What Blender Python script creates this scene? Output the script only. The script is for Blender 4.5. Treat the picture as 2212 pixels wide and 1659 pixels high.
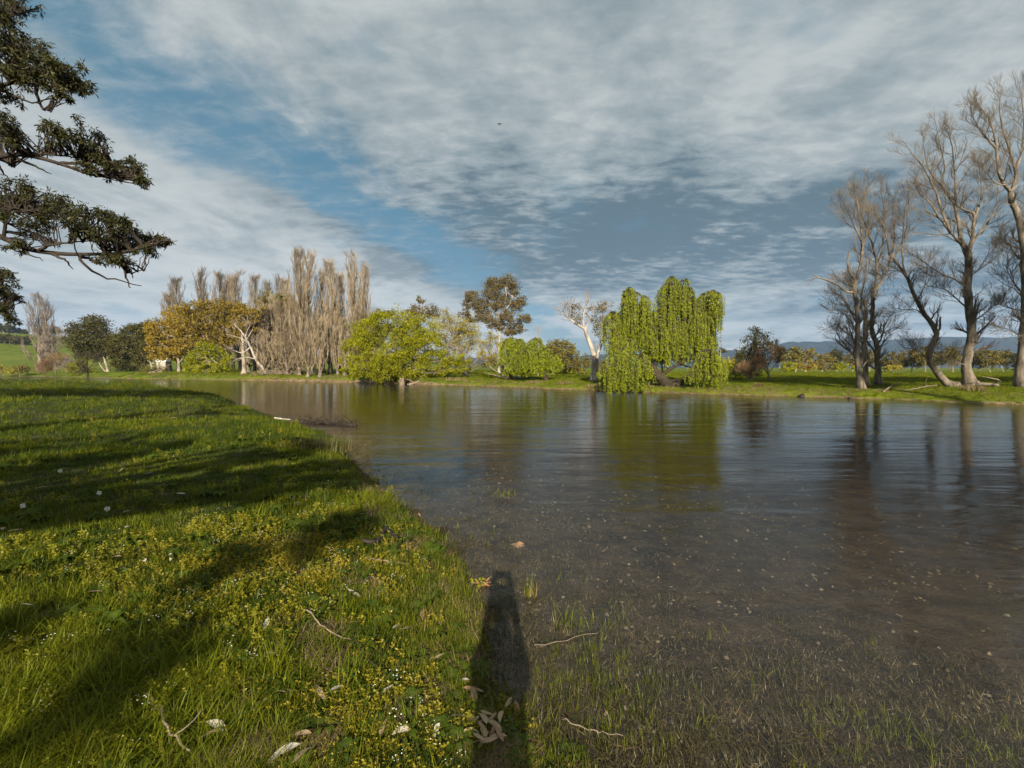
import bpy, math, random
import numpy as np
from math import radians as R, sin, cos, tan, pi
from mathutils import Vector

SC = bpy.context.scene
COL = SC.collection
for o in list(bpy.data.objects):
    bpy.data.objects.remove(o)

# ------------------------------------------------------------------ camera
ZC, FPX, PITCH = 2.2, 469.0, R(2.0)
S = 1024.0 / 2212.0                       # the photograph was measured on a 2212 px wide view
cam = bpy.data.cameras.new("camera")
cam.sensor_width = 36.0
cam.lens = 36.0 * FPX / 1024.0
cam.clip_start, cam.clip_end = 0.05, 12000
camo = bpy.data.objects.new("camera", cam)
camo.location = (0, 0, ZC)
camo.rotation_euler = (R(90) - PITCH, 0, 0)
COL.objects.link(camo)
SC.camera = camo

# ------------------------------------------------------------------ world
SUN_EL = R(24.0)
world = bpy.data.worlds.new("World")
SC.world = world
world.use_nodes = True
SKY_STRENGTH = 0.052
SUN_STRENGTH = 5.0
EXPOSURE = 0.98


class NT:
    """tiny helper for node trees"""
    def __init__(self, tree):
        self.t = tree
        self.n = tree.nodes
        self.l = tree.links

    def node(self, kind, **kw):
        nd = self.n.new(kind)
        for k, v in kw.items():
            setattr(nd, k, v)
        return nd

    def link(self, a, b):
        self.l.new(a, b)

    def setin(self, sock, v):
        if hasattr(v, "is_output") or isinstance(v, bpy.types.NodeSocket):
            self.l.new(v, sock)
        else:
            if sock.type == 'RGBA' and len(v) == 3:
                v = (*v, 1)
            sock.default_value = v

    def math(self, op, a, b=None, c=None, clamp=False):
        nd = self.node("ShaderNodeMath", operation=op, use_clamp=clamp)
        self.setin(nd.inputs[0], a)
        if b is not None:
            self.setin(nd.inputs[1], b)
        if c is not None:
            self.setin(nd.inputs[2], c)
        return nd.outputs[0]

    def vmath(self, op, a, b=None):
        nd = self.node("ShaderNodeVectorMath", operation=op)
        self.setin(nd.inputs[0], a)
        if b is not None:
            self.setin(nd.inputs[1], b)
        return nd.outputs[0]

    def noise(self, vec, scale, detail=4, rough=0.55, dist=0.0, col=False):
        nd = self.node("ShaderNodeTexNoise")
        if vec is not None:
            self.link(vec, nd.inputs["Vector"])
        nd.inputs["Scale"].default_value = scale
        nd.inputs["Detail"].default_value = detail
        nd.inputs["Roughness"].default_value = rough
        nd.inputs["Distortion"].default_value = dist
        return nd.outputs["Color" if col else "Fac"]

    def smooth(self, v, a, b, lo=0.0, hi=1.0):
        nd = self.node("ShaderNodeMapRange", interpolation_type='SMOOTHSTEP')
        self.setin(nd.inputs["Value"], v)
        for k, x in (("From Min", a), ("From Max", b), ("To Min", lo), ("To Max", hi)):
            nd.inputs[k].default_value = x
        return nd.outputs[0]

    def mix(self, f, a, b):
        nd = self.node("ShaderNodeMix", data_type='RGBA')
        self.setin(nd.inputs[0], f)
        self.setin(nd.inputs[6], a)
        self.setin(nd.inputs[7], b)
        return nd.outputs[2]

    def mapping(self, vec, scale=(1, 1, 1), rot=(0, 0, 0), loc=(0, 0, 0)):
        nd = self.node("ShaderNodeMapping")
        self.link(vec, nd.inputs[0])
        nd.inputs["Scale"].default_value = scale
        nd.inputs["Rotation"].default_value = rot
        nd.inputs["Location"].default_value = loc
        return nd.outputs[0]


def build_world():
    k = NT(world.node_tree)
    k.n.clear()
    out = k.node("ShaderNodeOutputWorld")
    bg = k.node("ShaderNodeBackground")
    bg.inputs["Strength"].default_value = SKY_STRENGTH
    sky = k.node("ShaderNodeTexSky", sky_type='NISHITA')
    sky.sun_disc = False
    sky.sun_elevation = SUN_EL
    sky.sun_rotation = R(180)
    sky.air_density, sky.dust_density, sky.ozone_density = 1.0, 1.0, 1.6
    co = k.node("ShaderNodeTexCoord").outputs["Generated"]
    sep = k.node("ShaderNodeSeparateXYZ")
    k.link(co, sep.inputs[0])
    x, y, z = sep.outputs
    zz = k.math('ADD', k.math('MAXIMUM', z, 0.0), 0.11)
    px = k.math('DIVIDE', x, zz)
    py = k.math('DIVIDE', y, zz)
    cmb = k.node("ShaderNodeCombineXYZ")
    k.link(px, cmb.inputs[0])
    k.link(py, cmb.inputs[1])
    p = cmb.outputs[0]
    # cloud deck seen from below
    pw = k.mapping(p, (1.0, 0.75, 1), (0, 0, R(-18)))
    n_big = k.noise(pw, 0.85, 4, 0.5, 0.3)
    n_mid = k.noise(pw, 2.3, 8, 0.58, 0.25)
    n_rip = k.noise(k.mapping(p, (1.0, 1.7, 1), (0, 0, R(10))), 7.5, 8, 0.62, 0.3)
    # a long lane of open sky runs through the deck
    lane = k.math('ADD', k.math('MULTIPLY', px, 0.94), k.math('MULTIPLY', py, -0.335))
    lane = k.math('ADD', lane, 1.36)
    lane = k.math('ADD', lane, k.math('MULTIPLY', k.math('SUBTRACT', n_mid, 0.5), 1.3))
    lane = k.math('ADD', lane, k.math('MULTIPLY', k.math('SUBTRACT', n_big, 0.5), 0.5))
    gap = k.smooth(k.math('ABSOLUTE', lane), 0.02, 0.40, 1.0, 0.0)
    gap = k.math('MULTIPLY', gap, k.smooth(n_rip, 0.70, 0.40, 0.7, 1.0))
    cover = k.math('SUBTRACT', 0.96, k.math('MULTIPLY', gap, 0.86), clamp=True)
    thin = k.smooth(k.noise(k.mapping(p, (0.9, 0.9, 1), (0, 0, 0), (7.3, 2.1, 0)), 1.25, 5, 0.55, 0.3), 0.57, 0.72, 0.0, 0.45)
    cover = k.math('SUBTRACT', cover, thin, clamp=True)
    # grey undersides; the deck is heaviest in the middle distance, paler overhead
    thick = k.math('MULTIPLY', k.smooth(py, 1.25, 2.3), k.smooth(py, 3.0, 4.6, 1.0, 0.0))
    thick = k.math('MULTIPLY', thick, k.smooth(px, -1.5, -0.5))
    tone = k.math('ADD', k.math('MULTIPLY', n_mid, 0.56), k.math('MULTIPLY', n_rip, 0.24))
    tone = k.math('ADD', tone, k.math('MULTIPLY', n_big, 0.54))
    tone = k.math('SUBTRACT', tone, k.math('MULTIPLY', thick, 0.16))
    tone = k.math('ADD', tone, k.smooth(py, 0.6, 1.5, 0.07, 0.0))
    tone = k.math('ADD', tone, k.math('MULTIPLY', k.math('MULTIPLY', thick, k.math('SUBTRACT', n_rip, 0.5)), 0.40))
    t1 = k.smooth(tone, 0.44, 0.63)
    t2 = k.smooth(tone, 0.59, 0.78)
    cloud = k.mix(t1, (1.05, 1.62, 1.95), (3.15, 3.72, 3.85))
    cloud = k.mix(t2, cloud, (5.5, 5.8, 5.7))
    # beyond the lane the cloud is whiter
    west = k.smooth(lane, -0.15, -0.6)
    cloud = k.mix(k.math('MULTIPLY', west, k.smooth(n_mid, 0.35, 0.6, 0.25, 0.8)), cloud, (6.4, 6.6, 6.4))
    # low banks of brighter cloud towards the horizon
    low = k.smooth(z, 0.02, 0.20, 1.0, 0.0)
    bank = k.smooth(k.noise(k.mapping(co, (3, 3, 22)), 1.7, 7, 0.62, 0.4), 0.46, 0.60)
    cloud = k.mix(k.math('MULTIPLY', k.math('MULTIPLY', low, bank), 0.85), cloud, (5.9, 6.1, 6.0))
    clear = k.mix(0.68, sky.outputs[0], (0.42, 2.05, 2.95))
    final = k.mix(cover, clear, cloud)
    k.link(final, bg.inputs["Color"])
    k.link(bg.outputs[0], out.inputs[0])


build_world()

sl = bpy.data.lights.new("sun", 'SUN')
sl.energy = SUN_STRENGTH
sl.angle = R(0.53)
sl.color = (1.0, 0.91, 0.74)
suno = bpy.data.objects.new("sun", sl)
suno.rotation_euler = (R(90) - SUN_EL, 0, R(1.2))
suno.location = (0, -40, 40)
COL.objects.link(suno)

SC.view_settings.view_transform = 'Standard'
SC.view_settings.look = 'None'
SC.view_settings.exposure = EXPOSURE
SC.view_settings.gamma = 1.0
SC.view_settings.use_curve_mapping = False
cy = SC.cycles
cy.max_bounces = 7
cy.diffuse_bounces = 2
cy.glossy_bounces = 2
cy.transmission_bounces = 3
cy.transparent_max_bounces = 12
cy.volume_bounces = 0
cy.caustics_reflective = False
cy.caustics_refractive = False
cy.use_denoising = True
cy.use_adaptive_sampling = True
cy.adaptive_threshold = 0.015

# ------------------------------------------------------------------ measuring
def ray(xd, yd):
    a = (xd * S - 512.0) / FPX
    b = (384.0 - yd * S) / FPX
    return a, cos(PITCH) + b * sin(PITCH), b * cos(PITCH) - sin(PITCH)


def at(xd, yd, Y):
    """point of the place seen at (xd, yd) that lies Y metres ahead"""
    a, f, u = ray(xd, yd)
    t = Y / f
    return np.array((a * t, Y, ZC + u * t))


def on(xd, yd, z=0.0):
    """point of the level z seen at (xd, yd)"""
    a, f, u = ray(xd, yd)
    t = (z - ZC) / u
    return np.array((a * t, f * t, z))


def mpp(Y):
    return Y * S / FPX                     # metres per measured pixel, Y metres ahead


# ------------------------------------------------------------------ noise in numpy
_rg = np.random.default_rng(5)
_tab = _rg.random((256, 256))


def vnoise(x, y):
    xi, yi = np.floor(x).astype(int), np.floor(y).astype(int)
    fx, fy = x - xi, y - yi
    fx, fy = fx * fx * (3 - 2 * fx), fy * fy * (3 - 2 * fy)
    g = lambda i, j: _tab[(xi + i) & 255, (yi + j) & 255]
    return (g(0, 0) * (1 - fx) + g(1, 0) * fx) * (1 - fy) + (g(0, 1) * (1 - fx) + g(1, 1) * fx) * fy


def fbm(x, y, octv=4):
    s, a, t = 0, 1.0, 0
    for i in range(octv):
        s = s + a * vnoise(x * 2 ** i + 17 * i, y * 2 ** i + 31 * i)
        t += a
        a *= 0.5
    return s / t


# ------------------------------------------------------------------ shores
near_px = [(0, 819), (120, 824), (220, 829), (330, 836), (420, 846), (480, 858), (522, 880), (600, 905), (660, 925),
           (745, 962), (742, 990), (800, 1040), (862, 1092), (925, 1142), (992, 1200), (1012, 1280), (1042, 1335),
           (1065, 1470), (1120, 1540), (1190, 1600), (1260, 1659)]
near_sh = [tuple(on(*p)[:2]) for p in near_px]
NEAR = np.array([(-420, -300), (-420, 140), (-160, 104)] + near_sh + [(1.2, 1.9), (4, 0.2), (12, -4), (30, -8), (60, -18), (300, -80), (300, -300)])
far_px = [(2600, 890), (2212, 875), (2000, 866), (1800, 858), (1600, 853), (1450, 849), (1300, 844), (1150, 838), (1000, 833),
          (800, 827), (600, 823), (450, 820), (300, 818), (150, 815), (0, 812)]
far_sh = [tuple(on(*p)[:2]) for p in far_px]
FAR = np.array([(6000, -400), (300, -30), (90, 12)] + far_sh + [(-260, 165), (-6000, 400), (-6000, 6000), (6000, 6000)])


def sdist(x, y, poly):
    px, py = poly[:, 0], poly[:, 1]
    qx, qy = np.roll(px, -1), np.roll(py, -1)
    d = np.full(x.shape, 1e9)
    ins = np.zeros(x.shape, bool)
    for a, b, c, e in zip(px, py, qx, qy):
        dx, dy = c - a, e - b
        t = np.clip(((x - a) * dx + (y - b) * dy) / (dx * dx + dy * dy), 0, 1)
        d = np.minimum(d, np.hypot(x - a - t * dx, y - b - t * dy))
        if b != e:
            cr = ((b > y) != (e > y)) & (x < (c - a) * (y - b) / (e - b) + a)
            ins ^= cr
    return np.where(ins, d, -d)


def dnear(x, y):
    d = sdist(x, y, NEAR)
    w = np.clip(np.hypot(x, y) / 12, 0.25, 1.5)
    return d + (fbm(x * 1.3, y * 1.3, 3) - 0.5) * 0.5 * w


def dfar(x, y):
    d = sdist(x, y, FAR)
    return d + (fbm(x * 0.35 + 9, y * 0.35, 3) - 0.5) * 2.2


def height(x, y):
    x = np.asarray(x, float)
    y = np.asarray(y, float)
    dn, df = dnear(x, y), dfar(x, y)
    e = lambda d, k: 1 - np.exp(-np.maximum(d, 0) / k)
    hn = 0.34 * e(dn, 1.3) + 0.12 * e(dn, 6) + 0.10 * (fbm(x * 0.5, y * 0.5, 4) - 0.5) * e(dn, 3)
    hn = hn + 0.05 * (fbm(x * 3, y * 3, 3) - 0.5) * e(dn, 0.6)
    steep = np.clip((-5 - x) / 12, 0, 1)
    hf = (0.30 + 0.35 * steep) * e(df, 0.55) + 0.45 * e(df, 4.5) + 0.55 * e(df, 35) + 0.25 * (fbm(x * 0.22, y * 0.22, 4) - 0.5) * e(df, 4)
    hill = 30 * np.exp(-((x + 470) / 230) ** 2 - ((y - 400) / 150) ** 2) + 14 * np.exp(-((x + 230) / 200) ** 2 - ((y - 640) / 190) ** 2)
    hf = hf + hill * e(df - 20, 40)
    bn = -0.85 * (1 - np.exp(-(np.maximum(-dn, 0) / 9.5) ** 1.25)) + 0.03 * (fbm(x * 2.2, y * 2.2, 3) - 0.5)
    bf = -1.15 * (1 - np.exp(-(np.maximum(-df, 0) / 3.0)))
    bed = np.maximum(bn, bf)
    return np.where(dn > 0, hn, np.where(df > 0, hf, bed))


def hz(x, y):
    return float(height(np.array([x]), np.array([y]))[0])


# ------------------------------------------------------------------ materials
def new_mat(name):
    m = bpy.data.materials.new(name)
    m.use_nodes = True
    m.node_tree.nodes.clear()
    k = NT(m.node_tree)
    out = k.node("ShaderNodeOutputMaterial")
    return m, k, out


def bump(k, h, strength=0.5, dist=0.02):
    b = k.node("ShaderNodeBump")
    b.inputs["Strength"].default_value = strength
    b.inputs["Distance"].default_value = dist
    k.link(h, b.inputs["Height"])
    return b.outputs[0]


def leaf_mat(name, c1, c2, trans=0.3, gloss=0.04, nscale=0.6):
    m, k, out = new_mat(name)
    at_ = k.node("ShaderNodeAttribute", attribute_name="tint").outputs["Fac"]
    oi = k.node("ShaderNodeObjectInfo")
    geo = k.node("ShaderNodeNewGeometry")
    n = k.noise(geo.outputs["Position"], nscale, 2)
    f = k.math('ADD', k.math('MULTIPLY', at_, 0.6), k.math('MULTIPLY', n, 0.45))
    f = k.math('ADD', f, k.math('MULTIPLY', k.math('SUBTRACT', oi.outputs["Random"], 0.5), 0.35), clamp=True)
    c = k.mix(f, c1, c2)
    d = k.node("ShaderNodeBsdfDiffuse")
    k.link(c, d.inputs[0])
    t = k.node("ShaderNodeBsdfTranslucent")
    tc = k.vmath('MULTIPLY', c, (1.15, 1.1, 0.6))
    k.link(tc, t.inputs[0])
    mx = k.node("ShaderNodeMixShader")
    mx.inputs[0].default_value = trans
    k.link(d.outputs[0], mx.inputs[1])
    k.link(t.outputs[0], mx.inputs[2])
    g = k.node("ShaderNodeBsdfGlossy")
    g.inputs["Roughness"].default_value = 0.45
    g.inputs["Color"].default_value = (0.7, 0.7, 0.6, 1)
    m2 = k.node("ShaderNodeMixShader")
    m2.inputs[0].default_value = gloss
    k.link(mx.outputs[0], m2.inputs[1])
    k.link(g.outputs[0], m2.inputs[2])
    k.link(m2.outputs[0], out.inputs[0])
    return m


def bark_mat(name, c1, c2, scale=6.0, stretch=0.25, bstr=0.6):
    m, k, out = new_mat(name)
    co = k.node("ShaderNodeTexCoord").outputs["Object"]
    v = k.mapping(co, (1, 1, stretch))
    n = k.noise(v, scale, 6, 0.65, 0.3)
    n2 = k.noise(co, 0.8, 3)
    f = k.smooth(k.math('ADD', k.math('MULTIPLY', n, 0.7), k.math('MULTIPLY', n2, 0.4)), 0.38, 0.72)
    c = k.mix(f, c1, c2)
    p = k.node("ShaderNodeBsdfPrincipled")
    k.link(c, p.inputs["Base Color"])
    p.inputs["Roughness"].default_value = 0.9
    p.inputs["Specular IOR Level"].default_value = 0.15
    k.link(bump(k, n, bstr, 0.04), p.inputs["Normal"])
    k.link(p.outputs[0], out.inputs[0])
    return m


M = {}
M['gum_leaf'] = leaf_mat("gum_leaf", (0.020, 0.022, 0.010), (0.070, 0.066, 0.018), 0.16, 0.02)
M['dark_leaf'] = leaf_mat("dark_leaf", (0.038, 0.037, 0.010), (0.085, 0.075, 0.018), 0.12, 0.015)
M['olive_leaf'] = leaf_mat("olive_leaf", (0.090, 0.080, 0.018), (0.190, 0.155, 0.034), 0.18, 0.015)
M['gold_leaf'] = leaf_mat("gold_leaf", (0.110, 0.080, 0.014), (0.340, 0.235, 0.026), 0.2, 0.015)
M['euc_leaf'] = leaf_mat("euc_leaf", (0.085, 0.066, 0.026), (0.180, 0.135, 0.050), 0.15, 0.015)
M['lime_leaf'] = leaf_mat("lime_leaf", (0.095, 0.112, 0.004), (0.340, 0.325, 0.008), 0.25, 0.015)
M['willow_leaf'] = leaf_mat("willow_leaf", (0.090, 0.130, 0.004), (0.300, 0.330, 0.008), 0.3, 0.015)
M['bud_leaf'] = leaf_mat("bud_leaf", (0.190, 0.155, 0.018), (0.370, 0.300, 0.034), 0.25, 0.015)
M['rust_leaf'] = leaf_mat("rust_leaf", (0.110, 0.062, 0.030), (0.190, 0.110, 0.045), 0.15)
M['field_leaf'] = leaf_mat("field_leaf", (0.085, 0.068, 0.020), (0.185, 0.145, 0.032), 0.15, 0.015)
M['pale_bark'] = bark_mat("pale_bark", (0.14, 0.11, 0.08), (0.40, 0.34, 0.27), 3.0, 0.35, 0.3)
M['white_bark'] = bark_mat("white_bark", (0.17, 0.14, 0.11), (0.48, 0.43, 0.37), 3.5, 0.22, 0.5)
M['grey_bark'] = bark_mat("grey_bark", (0.050, 0.040, 0.030), (0.255, 0.208, 0.155), 4.0, 0.22, 1.0)
M['willow_bark'] = bark_mat("willow_bark", (0.022, 0.018, 0.012), (0.070, 0.056, 0.036), 6.0, 0.3, 0.9)
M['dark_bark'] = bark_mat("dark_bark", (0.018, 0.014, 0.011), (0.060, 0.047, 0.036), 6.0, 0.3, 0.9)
M['twig'] = bark_mat("twig", (0.085, 0.068, 0.051), (0.195, 0.160, 0.122), 2.0, 0.5, 0.0)
M['poplar_twig'] = bark_mat("poplar_twig", (0.115, 0.085, 0.052), (0.320, 0.248, 0.158), 0.9, 0.25, 0.0)
M['grey_twig'] = bark_mat("grey_twig", (0.13, 0.105, 0.085), (0.25, 0.20, 0.16), 1.2, 0.4, 0.0)
M['rust_twig'] = bark_mat("rust_twig", (0.11, 0.068, 0.038), (0.20, 0.125, 0.065), 1.5, 0.4, 0.0)
M['drift'] = bark_mat("drift", (0.10, 0.075, 0.052), (0.30, 0.235, 0.165), 8.0, 0.3, 0.7)


def ground_mat():
    m, k, out = new_mat("river_meadow_ground")
    geo = k.node("ShaderNodeNewGeometry")
    pos = geo.outputs["Position"]
    sep = k.node("ShaderNodeSeparateXYZ")
    k.link(pos, sep.inputs[0])
    z = sep.outputs[2]
    n1 = k.noise(pos, 0.35, 5, 0.6)
    n2 = k.noise(pos, 3.0, 6, 0.65)
    n3 = k.noise(pos, 22.0, 4, 0.7)
    n4 = k.noise(pos, 0.03, 4, 0.6)
    far = k.node("ShaderNodeAttribute", attribute_name="far").outputs["Fac"]
    g_near = k.mix(k.smooth(n2, 0.35, 0.65), (0.020, 0.022, 0.008), (0.050, 0.056, 0.012))
    g_near = k.mix(k.smooth(n3, 0.55, 0.72), g_near, (0.085, 0.066, 0.030))
    g_far = k.mix(k.smooth(n1, 0.35, 0.65), (0.055, 0.085, 0.005), (0.120, 0.145, 0.007))
    g_far = k.mix(k.smooth(n2, 0.5, 0.75, 0.0, 0.6), g_far, (0.050, 0.072, 0.010))
    g_far = k.mix(k.smooth(n4, 0.45, 0.65, 0.0, 0.5), g_far, (0.150, 0.150, 0.020))
    grass = k.mix(far, g_near, g_far)
    mud = k.mix(k.smooth(n2, 0.3, 0.7), (0.022, 0.016, 0.010), (0.070, 0.050, 0.031))
    mud = k.mix(k.smooth(n3, 0.57, 0.68, 0.0, 0.75), mud, (0.115, 0.092, 0.050))
    mud = k.mix(k.smooth(n3, 0.44, 0.34, 0.0, 0.8), mud, (0.018, 0.014, 0.010))
    mud = k.mix(k.smooth(n1, 0.5, 0.68, 0.0, 0.5), mud, (0.042, 0.038, 0.016))
    soil = k.mix(k.smooth(n2, 0.35, 0.65), (0.085, 0.062, 0.034), (0.240, 0.170, 0.098))
    zz = k.math('ADD', z, k.math('MULTIPLY', k.math('SUBTRACT', n1, 0.5), 0.5))
    zz = k.math('ADD', zz, k.math('MULTIPLY', k.math('SUBTRACT', n2, 0.5), 0.3))
    left = k.smooth(sep.outputs[0], -14.0, -6.0, 0.32, 0.0)
    left = k.math('MULTIPLY', left, k.smooth(sep.outputs[0], -52.0, -36.0))
    bank = k.smooth(k.math('SUBTRACT', zz, left), 0.02, 0.16)
    fb = k.mix(bank, soil, grass)
    nb = k.mix(k.smooth(k.math('ADD', z, k.math('MULTIPLY', k.math('SUBTRACT', n2, 0.5), 0.1)), 0.0, 0.07), mud, grass)
    c = k.mix(far, nb, fb)
    c = k.mix(k.smooth(z, -0.03, 0.02), mud, c)
    p = k.node("ShaderNodeBsdfPrincipled")
    k.link(c, p.inputs["Base Color"])
    p.inputs["Roughness"].default_value = 0.95
    p.inputs["Specular IOR Level"].default_value = 0.1
    hgt = k.math('ADD', k.math('MULTIPLY', n2, 0.6), k.math('MULTIPLY', n3, 0.3))
    k.link(bump(k, hgt, 0.9, 0.12), p.inputs["Normal"])
    k.link(p.outputs[0], out.inputs[0])
    return m


def water_mat():
    m, k, out = new_mat("river_water")
    geo = k.node("ShaderNodeNewGeometry")
    pos = geo.outputs["Position"]
    v1 = k.mapping(pos, (0.42, 1.7, 1), (0, 0, R(8)))
    v2 = k.mapping(pos, (1.3, 4.2, 1), (0, 0, R(-6)))
    v3 = k.mapping(pos, (5.0, 11.0, 1), (0, 0, R(-14)))
    n1 = k.noise(v1, 0.8, 3, 0.5, 0.6)
    n2 = k.noise(v2, 1.1, 4, 0.55, 0.7)
    n3 = k.noise(v3, 1.3, 4, 0.6, 0.5)
    n0 = k.noise(k.mapping(pos, (0.13, 0.60, 1), (0, 0, R(5))), 0.9, 2, 0.5, 0.5)
    patch = k.smooth(k.noise(k.mapping(pos, (0.08, 0.22, 1)), 1.0, 3), 0.35, 0.65, 0.45, 1.25)
    h = k.math('ADD', k.math('ADD', k.math('MULTIPLY', n0, 0.50), k.math('MULTIPLY', n1, 0.20)), k.math('MULTIPLY', k.math('MULTIPLY', n2, 0.075), patch))
    h = k.math('ADD', h, k.math('MULTIPLY', k.math('MULTIPLY', n3, 0.024), patch))
    b = k.node("ShaderNodeBump")
    b.inputs["Strength"].default_value = 1.0
    b.inputs["Distance"].default_value = 0.10
    k.link(h, b.inputs["Height"])
    fr = k.node("ShaderNodeFresnel")
    # light passes straight through this surface, so both sides reflect alike
    k.link(k.math('ADD', 1.33, k.math('MULTIPLY', geo.outputs["Backfacing"], 1 / 1.33 - 1.33)), fr.inputs["IOR"])
    k.link(b.outputs[0], fr.inputs["Normal"])
    gl = k.node("ShaderNodeBsdfGlossy")
    gl.inputs["Roughness"].default_value = 0.06
    gl.inputs["Color"].default_value = (0.86, 0.85, 0.83, 1)
    k.link(b.outputs[0], gl.inputs["Normal"])
    tr = k.node("ShaderNodeBsdfTransparent")
    mx = k.node("ShaderNodeMixShader")
    k.link(fr.outputs[0], mx.inputs[0])
    k.link(tr.outputs[0], mx.inputs[1])
    k.link(gl.outputs[0], mx.inputs[2])
    k.link(mx.outputs[0], out.inputs["Surface"])
    va = k.node("ShaderNodeVolumeAbsorption")
    va.inputs["Color"].default_value = (0.62, 0.52, 0.30, 1)
    va.inputs["Density"].default_value = 0.6
    k.link(va.outputs[0], out.inputs["Volume"])
    return m


def hills_mat():
    m, k, out = new_mat("forested_hills")
    pos = k.node("ShaderNodeNewGeometry").outputs["Position"]
    n = k.noise(pos, 0.02, 6, 0.65)
    c = k.mix(k.smooth(n, 0.35, 0.65), (0.018, 0.026, 0.028), (0.036, 0.044, 0.038))
    p = k.node("ShaderNodeBsdfDiffuse")
    k.link(c, p.inputs[0])
    k.link(p.outputs[0], out.inputs[0])
    return m


def plain_mat(name, c1, c2, scale=20.0, rough=0.8, bs=0.2):
    m, k, out = new_mat(name)
    co = k.node("ShaderNodeTexCoord").outputs["Object"]
    n = k.noise(co, scale, 4, 0.6)
    c = k.mix(k.smooth(n, 0.35, 0.65), c1, c2)
    p = k.node("ShaderNodeBsdfPrincipled")
    k.link(c, p.inputs["Base Color"])
    p.inputs["Roughness"].default_value = rough
    p.inputs["Specular IOR Level"].default_value = 0.25
    k.link(bump(k, n, bs, 0.01), p.inputs["Normal"])
    k.link(p.outputs[0], out.inputs[0])
    return m


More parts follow.
